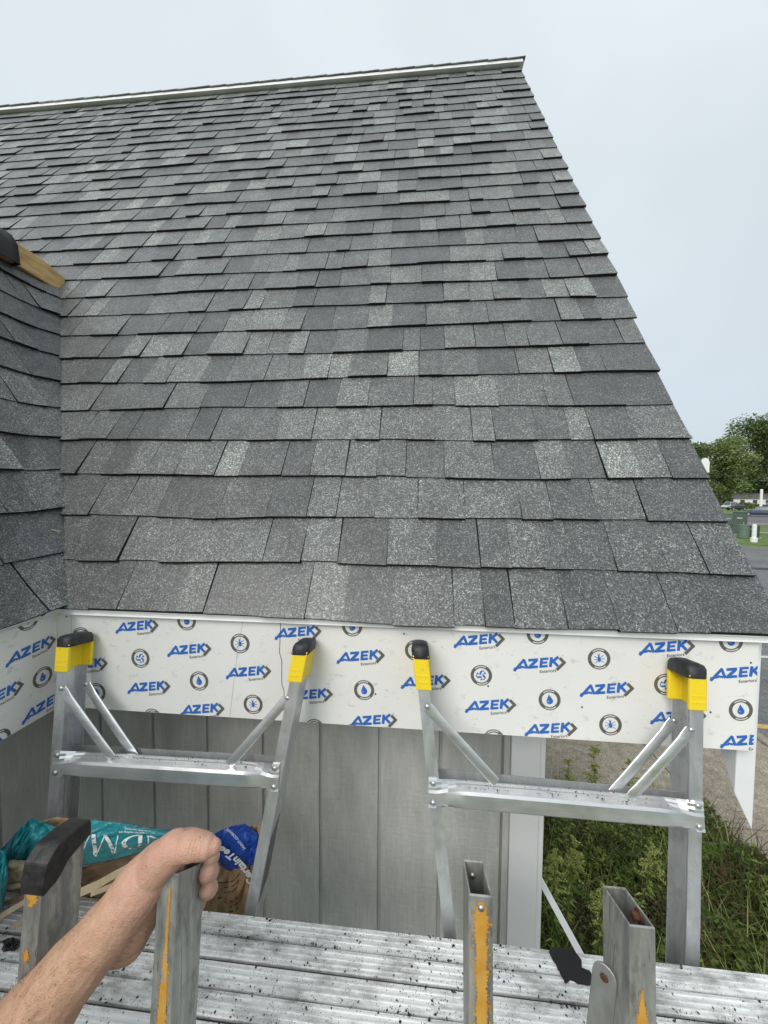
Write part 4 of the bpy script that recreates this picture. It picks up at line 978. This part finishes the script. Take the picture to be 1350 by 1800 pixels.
# straw on the roof
p, q = Pw(-.03, .36, .026), Pw(.14, .315, .03)
p, q = atp(89, 931, 0, .10), atp(117, 937, 0, .135)
def on_wing(px, py):
    d = fw + rt*((px-675)/FPX) + up*((900-py)/FPX); P0 = Pw(0, 0, .024); t_ = (P0-CAM).dot(NW)/d.dot(NW); return CAM+d*t_
o = MB().tube([on_wing(90, 931), on_wing(103, 934), on_wing(117, 937)], [.0014, .0022, .0012], 6).build('straw', plain('straw', (.62, .55, .34), .6)); tag(o, 'single pale straw lying in the roof valley', 'straw')

# ------------------------------------------------------------------ weeds in the bed
g = random.Random(31)
def leaf(mb, c, d, n_, L, w_, droop=.25):
    s_ = d.cross(n_).normalized()*w_; m_ = c+d*(L*.45)+n_*(L*.06); e = c+d*L-Vector((0, 0, L*droop)); mb.add([c, m_-s_, e, m_+s_], [(0, 1, 2), (0, 2, 3)])
def rdir(g, zl=-.2, zh=.9):
    a = g.uniform(0, 2*math.pi); z_ = g.uniform(zl, zh); r_ = math.sqrt(max(.05, 1-z_*z_)); return Vector((math.cos(a)*r_, math.sin(a)*r_, z_))
mb = MB()
def bedh(x_, y_): return .24+.30*noise.noise((x_*2.1, y_*2.1, 5))+.12*noise.noise((x_*6, y_*6, 8))
def inbed(x_, y_): return x_ < 3.62-.10*abs(noise.noise((y_*5, 0, 0))) and y_ < 2.42+.08*noise.noise((x_*5, 1, 0))
for i in range(46000):
    x_ = g.uniform(1.46, 3.66); y_ = g.uniform(-.3, 2.46)
    if not inbed(x_, y_): continue
    edge = min(1, (3.66-x_)/.25+.15, (2.50-y_)/.25+.15); h = max(.03, bedh(x_, y_))*edge; z_ = G+h*(1-g.random()**1.7)+.01
    clump = noise.noise((x_*5, y_*5, z_*5)); mb.tone = min(1, max(0, .35+.55*clump+g.uniform(-.22, .22)))
    L = g.uniform(.02, .058); leaf(mb, Vector((x_, y_, z_)), rdir(g), rdir(g, .2, 1), L, L*g.uniform(.14, .28))
for i in range(11000):                                # grass blades, thickest towards the walk
    x_ = 3.64-1.1*g.random()**1.6; y_ = g.uniform(-.3, 2.44)
    if not inbed(x_, y_): continue
    mb.tone = g.uniform(.35, .95); L = g.uniform(.06, .19); d = (Vector((g.uniform(-.7, .7), g.uniform(-.7, .7), 1))).normalized(); c = Vector((x_, y_, G-.005)); s_ = Vector((g.uniform(-1, 1), g.uniform(-1, 1), 0)).normalized()*.0022
    m_ = c+d*L*.6; e = m_+(d+Vector((g.uniform(-.8, .8), g.uniform(-.8, .8), -.4)))*L*.4; mb.add([c-s_, c+s_, m_+s_*.7, m_-s_*.7, e], [(0, 1, 2, 3), (3, 2, 4)])
for i in range(5500):
    x_ = g.uniform(1.48, 3.6); y_ = g.uniform(-.2, 2.42)
    if not inbed(x_, y_): continue
    mb.tone = g.choice((.0, .05, .6, .75, .85, .95)); L = g.uniform(.18, .5)*min(1, (3.7-x_)/.4+.2); o_ = Vector((g.uniform(-1, 1), g.uniform(-1, 1), 0)).normalized(); c = Vector((x_, y_, G)); s_ = Vector((-o_.y, o_.x, 0))*g.uniform(.0014, .003); pp = [c+Vector((0, 0, L*t_*(1-.28*t_)))+o_*(L*.55*t_*t_) for t_ in (0, .4, .75, 1)]
    mb.add([pp[0]-s_, pp[0]+s_, pp[1]+s_, pp[1]-s_, pp[2]+s_*.7, pp[2]-s_*.7, pp[3]], [(0, 1, 2, 3), (3, 2, 4, 5), (5, 4, 6)])
o = mb.build('weeds', M_WEED, fix=False); tag(o, 'dense low green weeds and grass filling the bed beside the walk', 'weeds', kind='stuff')
mb = MB(); mb.tone = .2
for i in range(1000):
    x_ = g.uniform(1.5, 3.55); y_ = g.uniform(-.2, 2.36); c = Vector((x_, y_, G)); h = max(.08, bedh(x_, y_)*1.25); d = Vector((g.uniform(-.35, .35), g.uniform(-.35, .35), 1)); mb.tube([c, c+d*h*.5, c+d*h+Vector((g.uniform(-.05, .05), g.uniform(-.05, .05), -.01))], [.0035, .0025, .0012], 4)
o = mb.build('weed_stems', M_STEM, fix=False); tag(o, 'brown bare stems standing among the weeds', 'weed stems', kind='stuff')
def goldenrod(px_top, py_top, Y, h, label, seed, lean=(0, 0), gold=True):
    top_ = at(px_top, py_top, Y); base = Vector((top_.x-lean[0], top_.y-lean[1], G)); g = random.Random(seed)
    e = empty('goldenrod_plant', base); tag(e, label, 'plant', 'tall weeds in the bed')
    ax = [base+(top_-base)*t_+Vector((lean[0]*.25*math.sin(math.pi*t_), lean[1]*.25*math.sin(math.pi*t_), 0)) for t_ in [i/8 for i in range(9)]]
    MB().tube(ax, [.0035-.0003*i for i in range(9)], 6).build('stem', M_STEM, e)
    lf, fl = MB(), MB()
    def pt(t_): s_ = t_*8; i = min(7, int(s_)); return ax[i]+(ax[i+1]-ax[i])*(s_-i)
    for i in range(150):
        t_ = g.uniform(.15, .86); lf.tone = g.uniform(.2, .9); d = rdir(g, -.2, .6); leaf(lf, pt(t_), d, Vector((0, 0, 1)), g.uniform(.035, .075)*(1.1-t_*.5), g.uniform(.005, .009))
    tag(lf.build('leaves', M_WEED, e, fix=False), kind='stuff')
    for i in range(32):
        t_ = g.uniform(.70, 1); r_ = .075*(1.12-t_)/.42+.012; a_ = g.uniform(0, 6.28); o_ = Vector((math.cos(a_), math.sin(a_), 0)); c0_ = pt(t_)
        for q_ in range(34):
            s_ = g.random(); c = c0_+o_*(r_*s_)+Vector((0, 0, r_*(.75*s_-.65*s_*s_)))+rdir(g, -1, 1)*.005; fl.tone = g.random(); leaf(fl, c, rdir(g), rdir(g, .2, 1), g.uniform(.008, .015), .0032, .1)
    tag(fl.build('flower_spike', M_GOLD, e, fix=False), kind='stuff')
for i, (a, b, Y, lx, ly, lab) in enumerate([(1047, 1312, 1.75, .05, .0, 'tallest goldenrod spike standing under the fascia against the concrete'), (1000, 1335, 1.85, -.03, .05, 'thin goldenrod spike next to the corner board'), (980, 1372, 1.7, -.04, 0, 'short drooping goldenrod at the corner board above the step'),
        (1108, 1338, 1.9, .04, .05, 'pale goldenrod spike behind the right ladder brace'), (1150, 1490, 1.3, .22, -.05, 'goldenrod arching to the right beside the ladder rail'), (1010, 1478, 1.25, .10, 0, 'goldenrod leaning right just under the ladder step'),
        (1060, 1560, 1.0, .03, 0, 'goldenrod with hanging leaves behind the cut ladder tube'), (1300, 1500, 1.9, .12, .1, 'small weed at the corner of the walk'), (975, 1500, 1.1, -.02, 0, 'goldenrod close beside the corner board below the step')]):
    goldenrod(a, b, Y, .7, lab, 40+i, (lx, ly))
# a bare twig plant at the edge of the walk
tw = MB(); g = random.Random(77); c = Vector((3.45, 2.05, G))
for i in range(9):
    d = Vector((g.uniform(.0, .8), g.uniform(-.4, .5), g.uniform(.5, 1))).normalized(); p1 = c+d*.18; p2 = p1+(d+rdir(g)*.5)*.16; tw.tube([c, p1, p2], [.004, .003, .0012], 5)
    for j in range(3): q_ = p1+(p2-p1)*g.random(); tw.tube([q_, q_+rdir(g)*.09], [.0018, .0008], 4)
o = tw.build('twig_plant', M_STEM); tag(o, 'leggy bare brown twigs leaning over the walk edge', 'plant')

# ------------------------------------------------------------------ street on the right
def scale_at(p): return (p-CAM).dot(fw)/FPX
def tree(px, py_top, dist_pt, rpx, hpx, mat, label, seed, n=9000, leafs=.55):
    base = Vector(dist_pt); k = scale_at(base); H = hpx*k; Rr = rpx*k; g = random.Random(seed)
    e = empty('tree', base); tag(e, label, 'tree', 'street trees beyond the road')
    tr = MB(); tr.tube([base-Vector((0, 0, .2)), base+Vector((.1, 0, H*.25)), base+Vector((-.1, .1, H*.55)), base+Vector((.1, 0, H*.85))], [Rr*.06, Rr*.045, Rr*.03, Rr*.008], 8)
    lobes = []
    for i in range(24):
        a = g.uniform(0, 6.28); rr = Rr*g.uniform(.15, .72); z_ = H*g.uniform(.16, .92); c = base+Vector((math.cos(a)*rr*(1.1-z_/H*.4), math.sin(a)*rr*(1.1-z_/H*.4), z_)); lobes.append((c, Rr*g.uniform(.26, .44)))
        s0 = base+Vector((0, 0, z_*.62)); tr.tube([s0, (s0+c)/2+Vector((0, 0, .3)), c], [Rr*.022, Rr*.014, Rr*.005], 5)
    tr.build('trunk', M_BARK, e)
    cr = MB()
    for i in range(n):
        c, r_ = g.choice(lobes); d = rdir(g, -.8, 1).normalized(); p = c+d*r_*g.random()**.45; p.z -= .15*abs(p.z-c.z)
        cr.tone = min(1, max(0, .45+.45*noise.noise(p*.45/ (Rr*.12))+g.uniform(-.25, .25))); leaf(cr, p, rdir(g, -.5, .5), rdir(g, .1, 1), leafs*g.uniform(.6, 1.3), leafs*.3)
    cr.build('crown', mat, e, fix=False)
tree(1350, 745, atz(1352, 888, G), 74, 150, M_TLEAF, 'large dark green tree at the right edge of the picture', 51, 15000, 1.1)
tree(1262, 762, atz(1266, 889, G), 52, 128, M_TLEAF2, 'lighter feathery tree behind the roof edge', 52, 9000, 1.0)
tree(1205, 756, atz(1200, 889, G), 46, 134, M_TLEAF, 'tree mostly hidden behind the roof edge', 53, 7000, 1.1)
tree(1304, 800, atz(1308, 887, G), 40, 80, M_TLEAF, 'low dark tree filling the gap between the two big trees', 55, 8000, 1.0)
tree(1230, 790, atz(1234, 886, G), 44, 98, M_TLEAF2, 'pale round tree low behind the roof edge', 56, 7000, 1.0)
tree(1325, 790, atz(1330, 885, G), 46, 100, M_TLEAF2, 'pale tree standing behind the big dark tree', 57, 8000, 1.0)
mb = MB(); g = random.Random(61)
for i in range(16000):
    d_, s_ = g.uniform(150, 156), g.uniform(-70, 90); x_, y_ = across(d_, s_); mb.tone = g.uniform(.1, .8); leaf(mb, Vector((x_, y_, G+g.uniform(0, 1.4+.7*noise.noise((s_*.2, 0, 0))))), rdir(g), rdir(g, .2, 1), .6, .2)
o = mb.build('hedge', M_TLEAF, fix=False); tag(o, 'long low dark hedge beyond the far road', 'hedge', kind='stuff')
mb = MB(); g = random.Random(62)
for i in range(24000):
    s_ = g.uniform(-170, 300); d_ = g.uniform(262, 276); x_, y_ = across(d_, s_); h = 9+5*noise.noise((s_*.05, 2, 0))+3*noise.noise((s_*.2, 5, 0)); z_ = h*g.random()**.8
    mb.tone = min(1, max(0, .5+.4*noise.noise((s_*.12, z_*.3, 1))+g.uniform(-.2, .2))); leaf(mb, Vector((x_, y_, G+z_)), rdir(g), rdir(g, .2, 1), 2.0, .6)
o = mb.build('far_wood', M_TLEAF, fix=False); tag(o, 'far off line of trees along the horizon behind the street trees', 'wood', kind='stuff')

def car(px, py, heading, col, label, seed, L=4.5, H=1.62, Wd=1.82):
    p = atz(px, py, G); e = empty('parked_car' if 'parked' in label else 'car', p); tag(e, label, 'car', 'cars on and beside the road')
    X = Vector((math.cos(heading), math.sin(heading), 0)); Y = Vector((-X.y, X.x, 0)); Z = Vector((0, 0, 1))
    mp = plain('car_paint', col, .22, .3, .04, 2); mg = plain('car_glass', (.07, .08, .09), .08, 0, .05, 2); mt = plain('tyre', (.02, .02, .02), .8); mr_ = plain('alloy', (.5, .51, .52), .35, .8); ml = plain('lamp_lens', (.75, .77, .78), .15); mred = plain('tail_lens', (.35, .02, .02), .2)
    q = lambda x_, y_, z_: p+X*x_+Y*y_+Z*z_
    def loft(secs, name, mat, bev=.03, par=e):
        n_ = len(secs[0]); vs = [v for s_ in secs for v in s_]
        return MB().add(vs, [(j*n_+i, j*n_+(i+1) % n_, (j+1)*n_+(i+1) % n_, (j+1)*n_+i) for j in range(len(secs)-1) for i in range(n_)]+[tuple(range(n_)), tuple(range((len(secs)-1)*n_, len(secs)*n_))]).build(name, mat, par, bevel=bev)
    secs = []
    for x_, z0, z1, hw in ((-L/2, .42, .80, .70), (-L/2+.12, .30, .98, .84), (-L*.30, .24, 1.02, .90), (0, .24, 1.0, .91), (L*.22, .24, .98, .90), (L*.40, .27, .86, .86), (L/2-.06, .34, .72, .76), (L/2, .42, .64, .66)):
        hw *= Wd/1.82; secs.append([q(x_, -hw*.94, z0), q(x_, -hw, (z0+z1)/2), q(x_, -hw*.92, z1), q(x_, hw*.92, z1), q(x_, hw, (z0+z1)/2), q(x_, hw*.94, z0)])
    loft(secs, 'body', mp)
    secs = []
    for x_, z1, hw in ((-L*.44, 1.0, .78), (-L*.36, H-.10, .66), (-L*.12, H, .66), (L*.06, H-.02, .65), (L*.23, 1.0, .80)):
        secs.append([q(x_, -.84 if z1 < 1.1 else -.82, .96), q(x_, -hw, z1), q(x_, hw, z1), q(x_, .84 if z1 < 1.1 else .82, .96)])
    cab = loft(secs, 'cabin', mp)
    for sy in (-1, 1):
        for xa_, xb_, ta, tb_ in ((-L*.34, -L*.13, .16, .0), (-L*.115, L*.03, 0, 0), (L*.045, L*.17, 0, .30)):
            v = [q(xa_-.0, sy*.835, 1.04), q(xb_+.02, sy*.835, 1.04), q(xb_-tb_*.6, sy*.705, H-.10), q(xa_+ta*.4, sy*.705, H-.10)]
            MB().add(v, [(0, 1, 2, 3)]).build('side_window', mg, cab, fix=False)
        for xw in (-L*.31, L*.31):
            c = q(xw, sy*(Wd/2-.10), .33); wh = MB(); wh.tube([c-Y*.11, c+Y*.11], .33, 20); wo = wh.build('wheel', mt, e, bevel=.03)
            MB().tube([c+Y*(sy*.105), c+Y*(sy*.118)], .21, 14).build('rim', mr_, wo)
        hl = MB().box((-.1, -.16, -.07), (.06, .16, .07)); hl.v = [tuple(q(L/2-.10+a, sy*.54+b, .70+c)) for a, b, c in hl.v]; hl.build('headlight', ml, e, bevel=.02)
        tl = MB().box((-.05, -.12, -.10), (.05, .12, .10)); tl.v = [tuple(q(-L/2+.05+a, sy*.66+b, .84+c)) for a, b, c in tl.v]; tl.build('tail_light', mred, e, bevel=.02)
    MB().add([q(L*.245, -.70, 1.02), q(L*.245, .70, 1.02), q(L*.085, .57, H-.07), q(L*.085, -.57, H-.07)], [(0, 1, 2, 3)]).build('windscreen', mg, cab, fix=False)
    MB().add([q(-L*.45, -.70, 1.04), q(-L*.45, .70, 1.04), q(-L*.375, .56, H-.14), q(-L*.375, -.56, H-.14)], [(0, 1, 2, 3)]).build('rear_window', mg, cab, fix=False)
hd = math.atan2(.66, -.75)
car(1337, 908, hd, (.05, .07, .11), 'dark blue car driving on the far road at the right edge', 1, 4.5, 1.62)
car(1353, 893, hd+.05, (.46, .47, .50), 'silver parked car behind the dark blue car', 2, 4.7, 1.75)
car(1281, 894, hd+R(70), (.62, .63, .64), 'white parked car under the trees beyond the roof edge', 3, 4.8, 1.9, 1.9)
car(1294, 897, hd+R(40), (.05, .045, .045), 'small dark parked car beside the white car', 4, 3.9, 1.5, 1.7)
M_UTIL = plain('utility_green', (.065, .098, .080), .5, var=.12, scale=3); M_UTIL2 = plain('utility_green_light', (.115, .165, .13), .5, var=.1, scale=3); M_UTILD = plain('utility_green_dark', (.035, .058, .048), .55)
def cabinet(name, px0, px1, py0, py1, mat, label, dep=.9):
    b = atz((px0+px1)/2, py1, G); k = scale_at(b); w_ = (px1-px0)*k; h = (py1-py0)*k; e = empty(name, b); tag(e, label, 'utility box', 'green utility boxes on the verge')
    X = Vector((.75, -.66, 0)).normalized(); Y = Vector((.66, .75, 0)).normalized()
    def bx_(x0_, x1_, y0_, y1_, z0_, z1_, nm, m_, par=e, bev=.02):
        mb = MB().box((x0_, y0_, z0_), (x1_, y1_, z1_)); mb.v = [tuple(b+X*a+Y*c+Vector((0, 0, d_))) for a, c, d_ in mb.v]; return mb.build(nm, m_, par, bevel=bev)
    bx_(-w_/2, w_/2, 0, dep, .0, h*.94, 'body', mat); bx_(-w_/2-.03, w_/2+.03, -.04, dep+.03, h*.94, h, 'lid', mat)
    d_ = bx_(-w_*.44, w_*.44, -.02, -.001, h*.08, h*.86, 'door', mat, e, .008); bx_(w_*.26, w_*.32, -.06, -.021, h*.42, h*.54, 'handle', M_RIV, d_, .005)
    bx_(-w_*.18, w_*.18, -.026, -.021, h*.70, h*.74, 'label_plate', M_WLINE, d_, 0)
    bx_(-w_/2-.12, w_/2+.12, -.15, dep+.12, -.05, .06, 'pad', M_CONC)
cabinet('utility_cabinet', 1290, 1308, 899, 940, M_UTIL, 'tall green utility cabinet on the verge')
cabinet('utility_cabinet', 1271, 1289, 902, 936, M_UTIL2, 'pale green utility cabinet half hidden by the roof edge')
cabinet('utility_cabinet', 1314, 1331, 924, 946, M_UTILD, 'low dark green utility box behind the white post', .5)
b = atz(1306, 946, G); k = scale_at(b); e = empty('utility_pedestal', b); tag(e, 'round pale green utility drum in front of the tall cabinet', 'utility box', 'green utility boxes on the verge')
mb = MB(); mb.tube([b, b+Vector((0, 0, 22*k))], 8*k, 24); mb.build('drum', M_UTIL2, e, bevel=.03); MB().tube([b+Vector((0, 0, 22*k+.002)), b+Vector((0, 0, 23.6*k))], 8.5*k, 24).build('lid', M_UTIL2, e, bevel=.02)
def post(px, py, hpx, wpx, label, foot=True):
    b = atz(px, py, G); k = scale_at(b); e = empty('marker_post', b); tag(e, label, 'post'); MB().tube([b, b+Vector((0, 0, hpx*k))], wpx*k/2, 14).build('shaft', M_TRIM, e, bevel=.01)
    if foot: MB().tube([b, b+Vector((0, 0, hpx*k*.26))], wpx*k*.75, 14).build('foot', M_TRIM, e, bevel=.015)
    MB().dome(b+Vector((0, 0, hpx*k)), (0, 0, 1), wpx*k/2, wpx*k*.25, 14).build('cap', M_TRIM, e)
post(1325, 953, 30, 6.5, 'white marker post on the verge in front of the green boxes')
post(1337, 897, 36, 4, 'slim white post beyond the road under the big tree', False)
b = atz(1236, 893, G); k = scale_at(b); e = empty('street_sign', b); tag(e, 'pale sign face peeping out beside the roof edge', 'sign')
MB().tube([b, b+Vector((0, 0, 86*k))], .08, 8).build('pole', M_RIV, e)
X = Vector((.75, -.66, 0)); vs = []
pr = [(-7, 62), (-7, 80), (-4, 86), (0, 88), (4, 86), (6, 80), (6, 62)]
for o_ in (0, .08): vs += [b+X*(a*k)+Vector((.66, .75, 0))*(o_-.15)+Vector((0, 0, c*k)) for a, c in pr]
n_ = len(pr); MB().add(vs, [tuple(range(n_)), tuple(range(n_, 2*n_))[::-1]]+[(i, (i+1) % n_, n_+(i+1) % n_, n_+i) for i in range(n_)]).build('sign_face', M_TRIM, e)
# pale low house behind the hedge
hb = empty('low_house', (*across(232, 4), G)); tag(hb, 'low pale house far behind the parked cars', 'house')
def hq(d_, s_, z_): x_, y_ = across(d_, s_); return (x_, y_, G+z_)
MB().add([hq(232, -14, 0), hq(232, 12, 0), hq(240, 12, 0), hq(240, -14, 0), hq(232, -14, 3), hq(232, 12, 3), hq(240, 12, 3), hq(240, -14, 3)], [(0,1,5,4), (1,2,6,5), (2,3,7,6), (3,0,4,7)]).build('wall', M_TRIM, hb)
MB().add([hq(231.4, -15, 2.9), hq(231.4, 13, 2.9), hq(236, 13, 5.2), hq(236, -15, 5.2), hq(240.6, 13, 2.9), hq(240.6, -15, 2.9)], [(0,1,2,3), (3,2,4,5), (0,3,5), (1,4,2)]).build('roof', M_ROAD, hb)
for s_ in (-11, -7, -3, 1, 5, 9): MB().add([hq(231.9, s_-.7, .9), hq(231.9, s_+.7, .9), hq(231.9, s_+.7, 2.3), hq(231.9, s_-.7, 2.3)], [(0,1,2,3)]).build('window', M_DARK, hb)
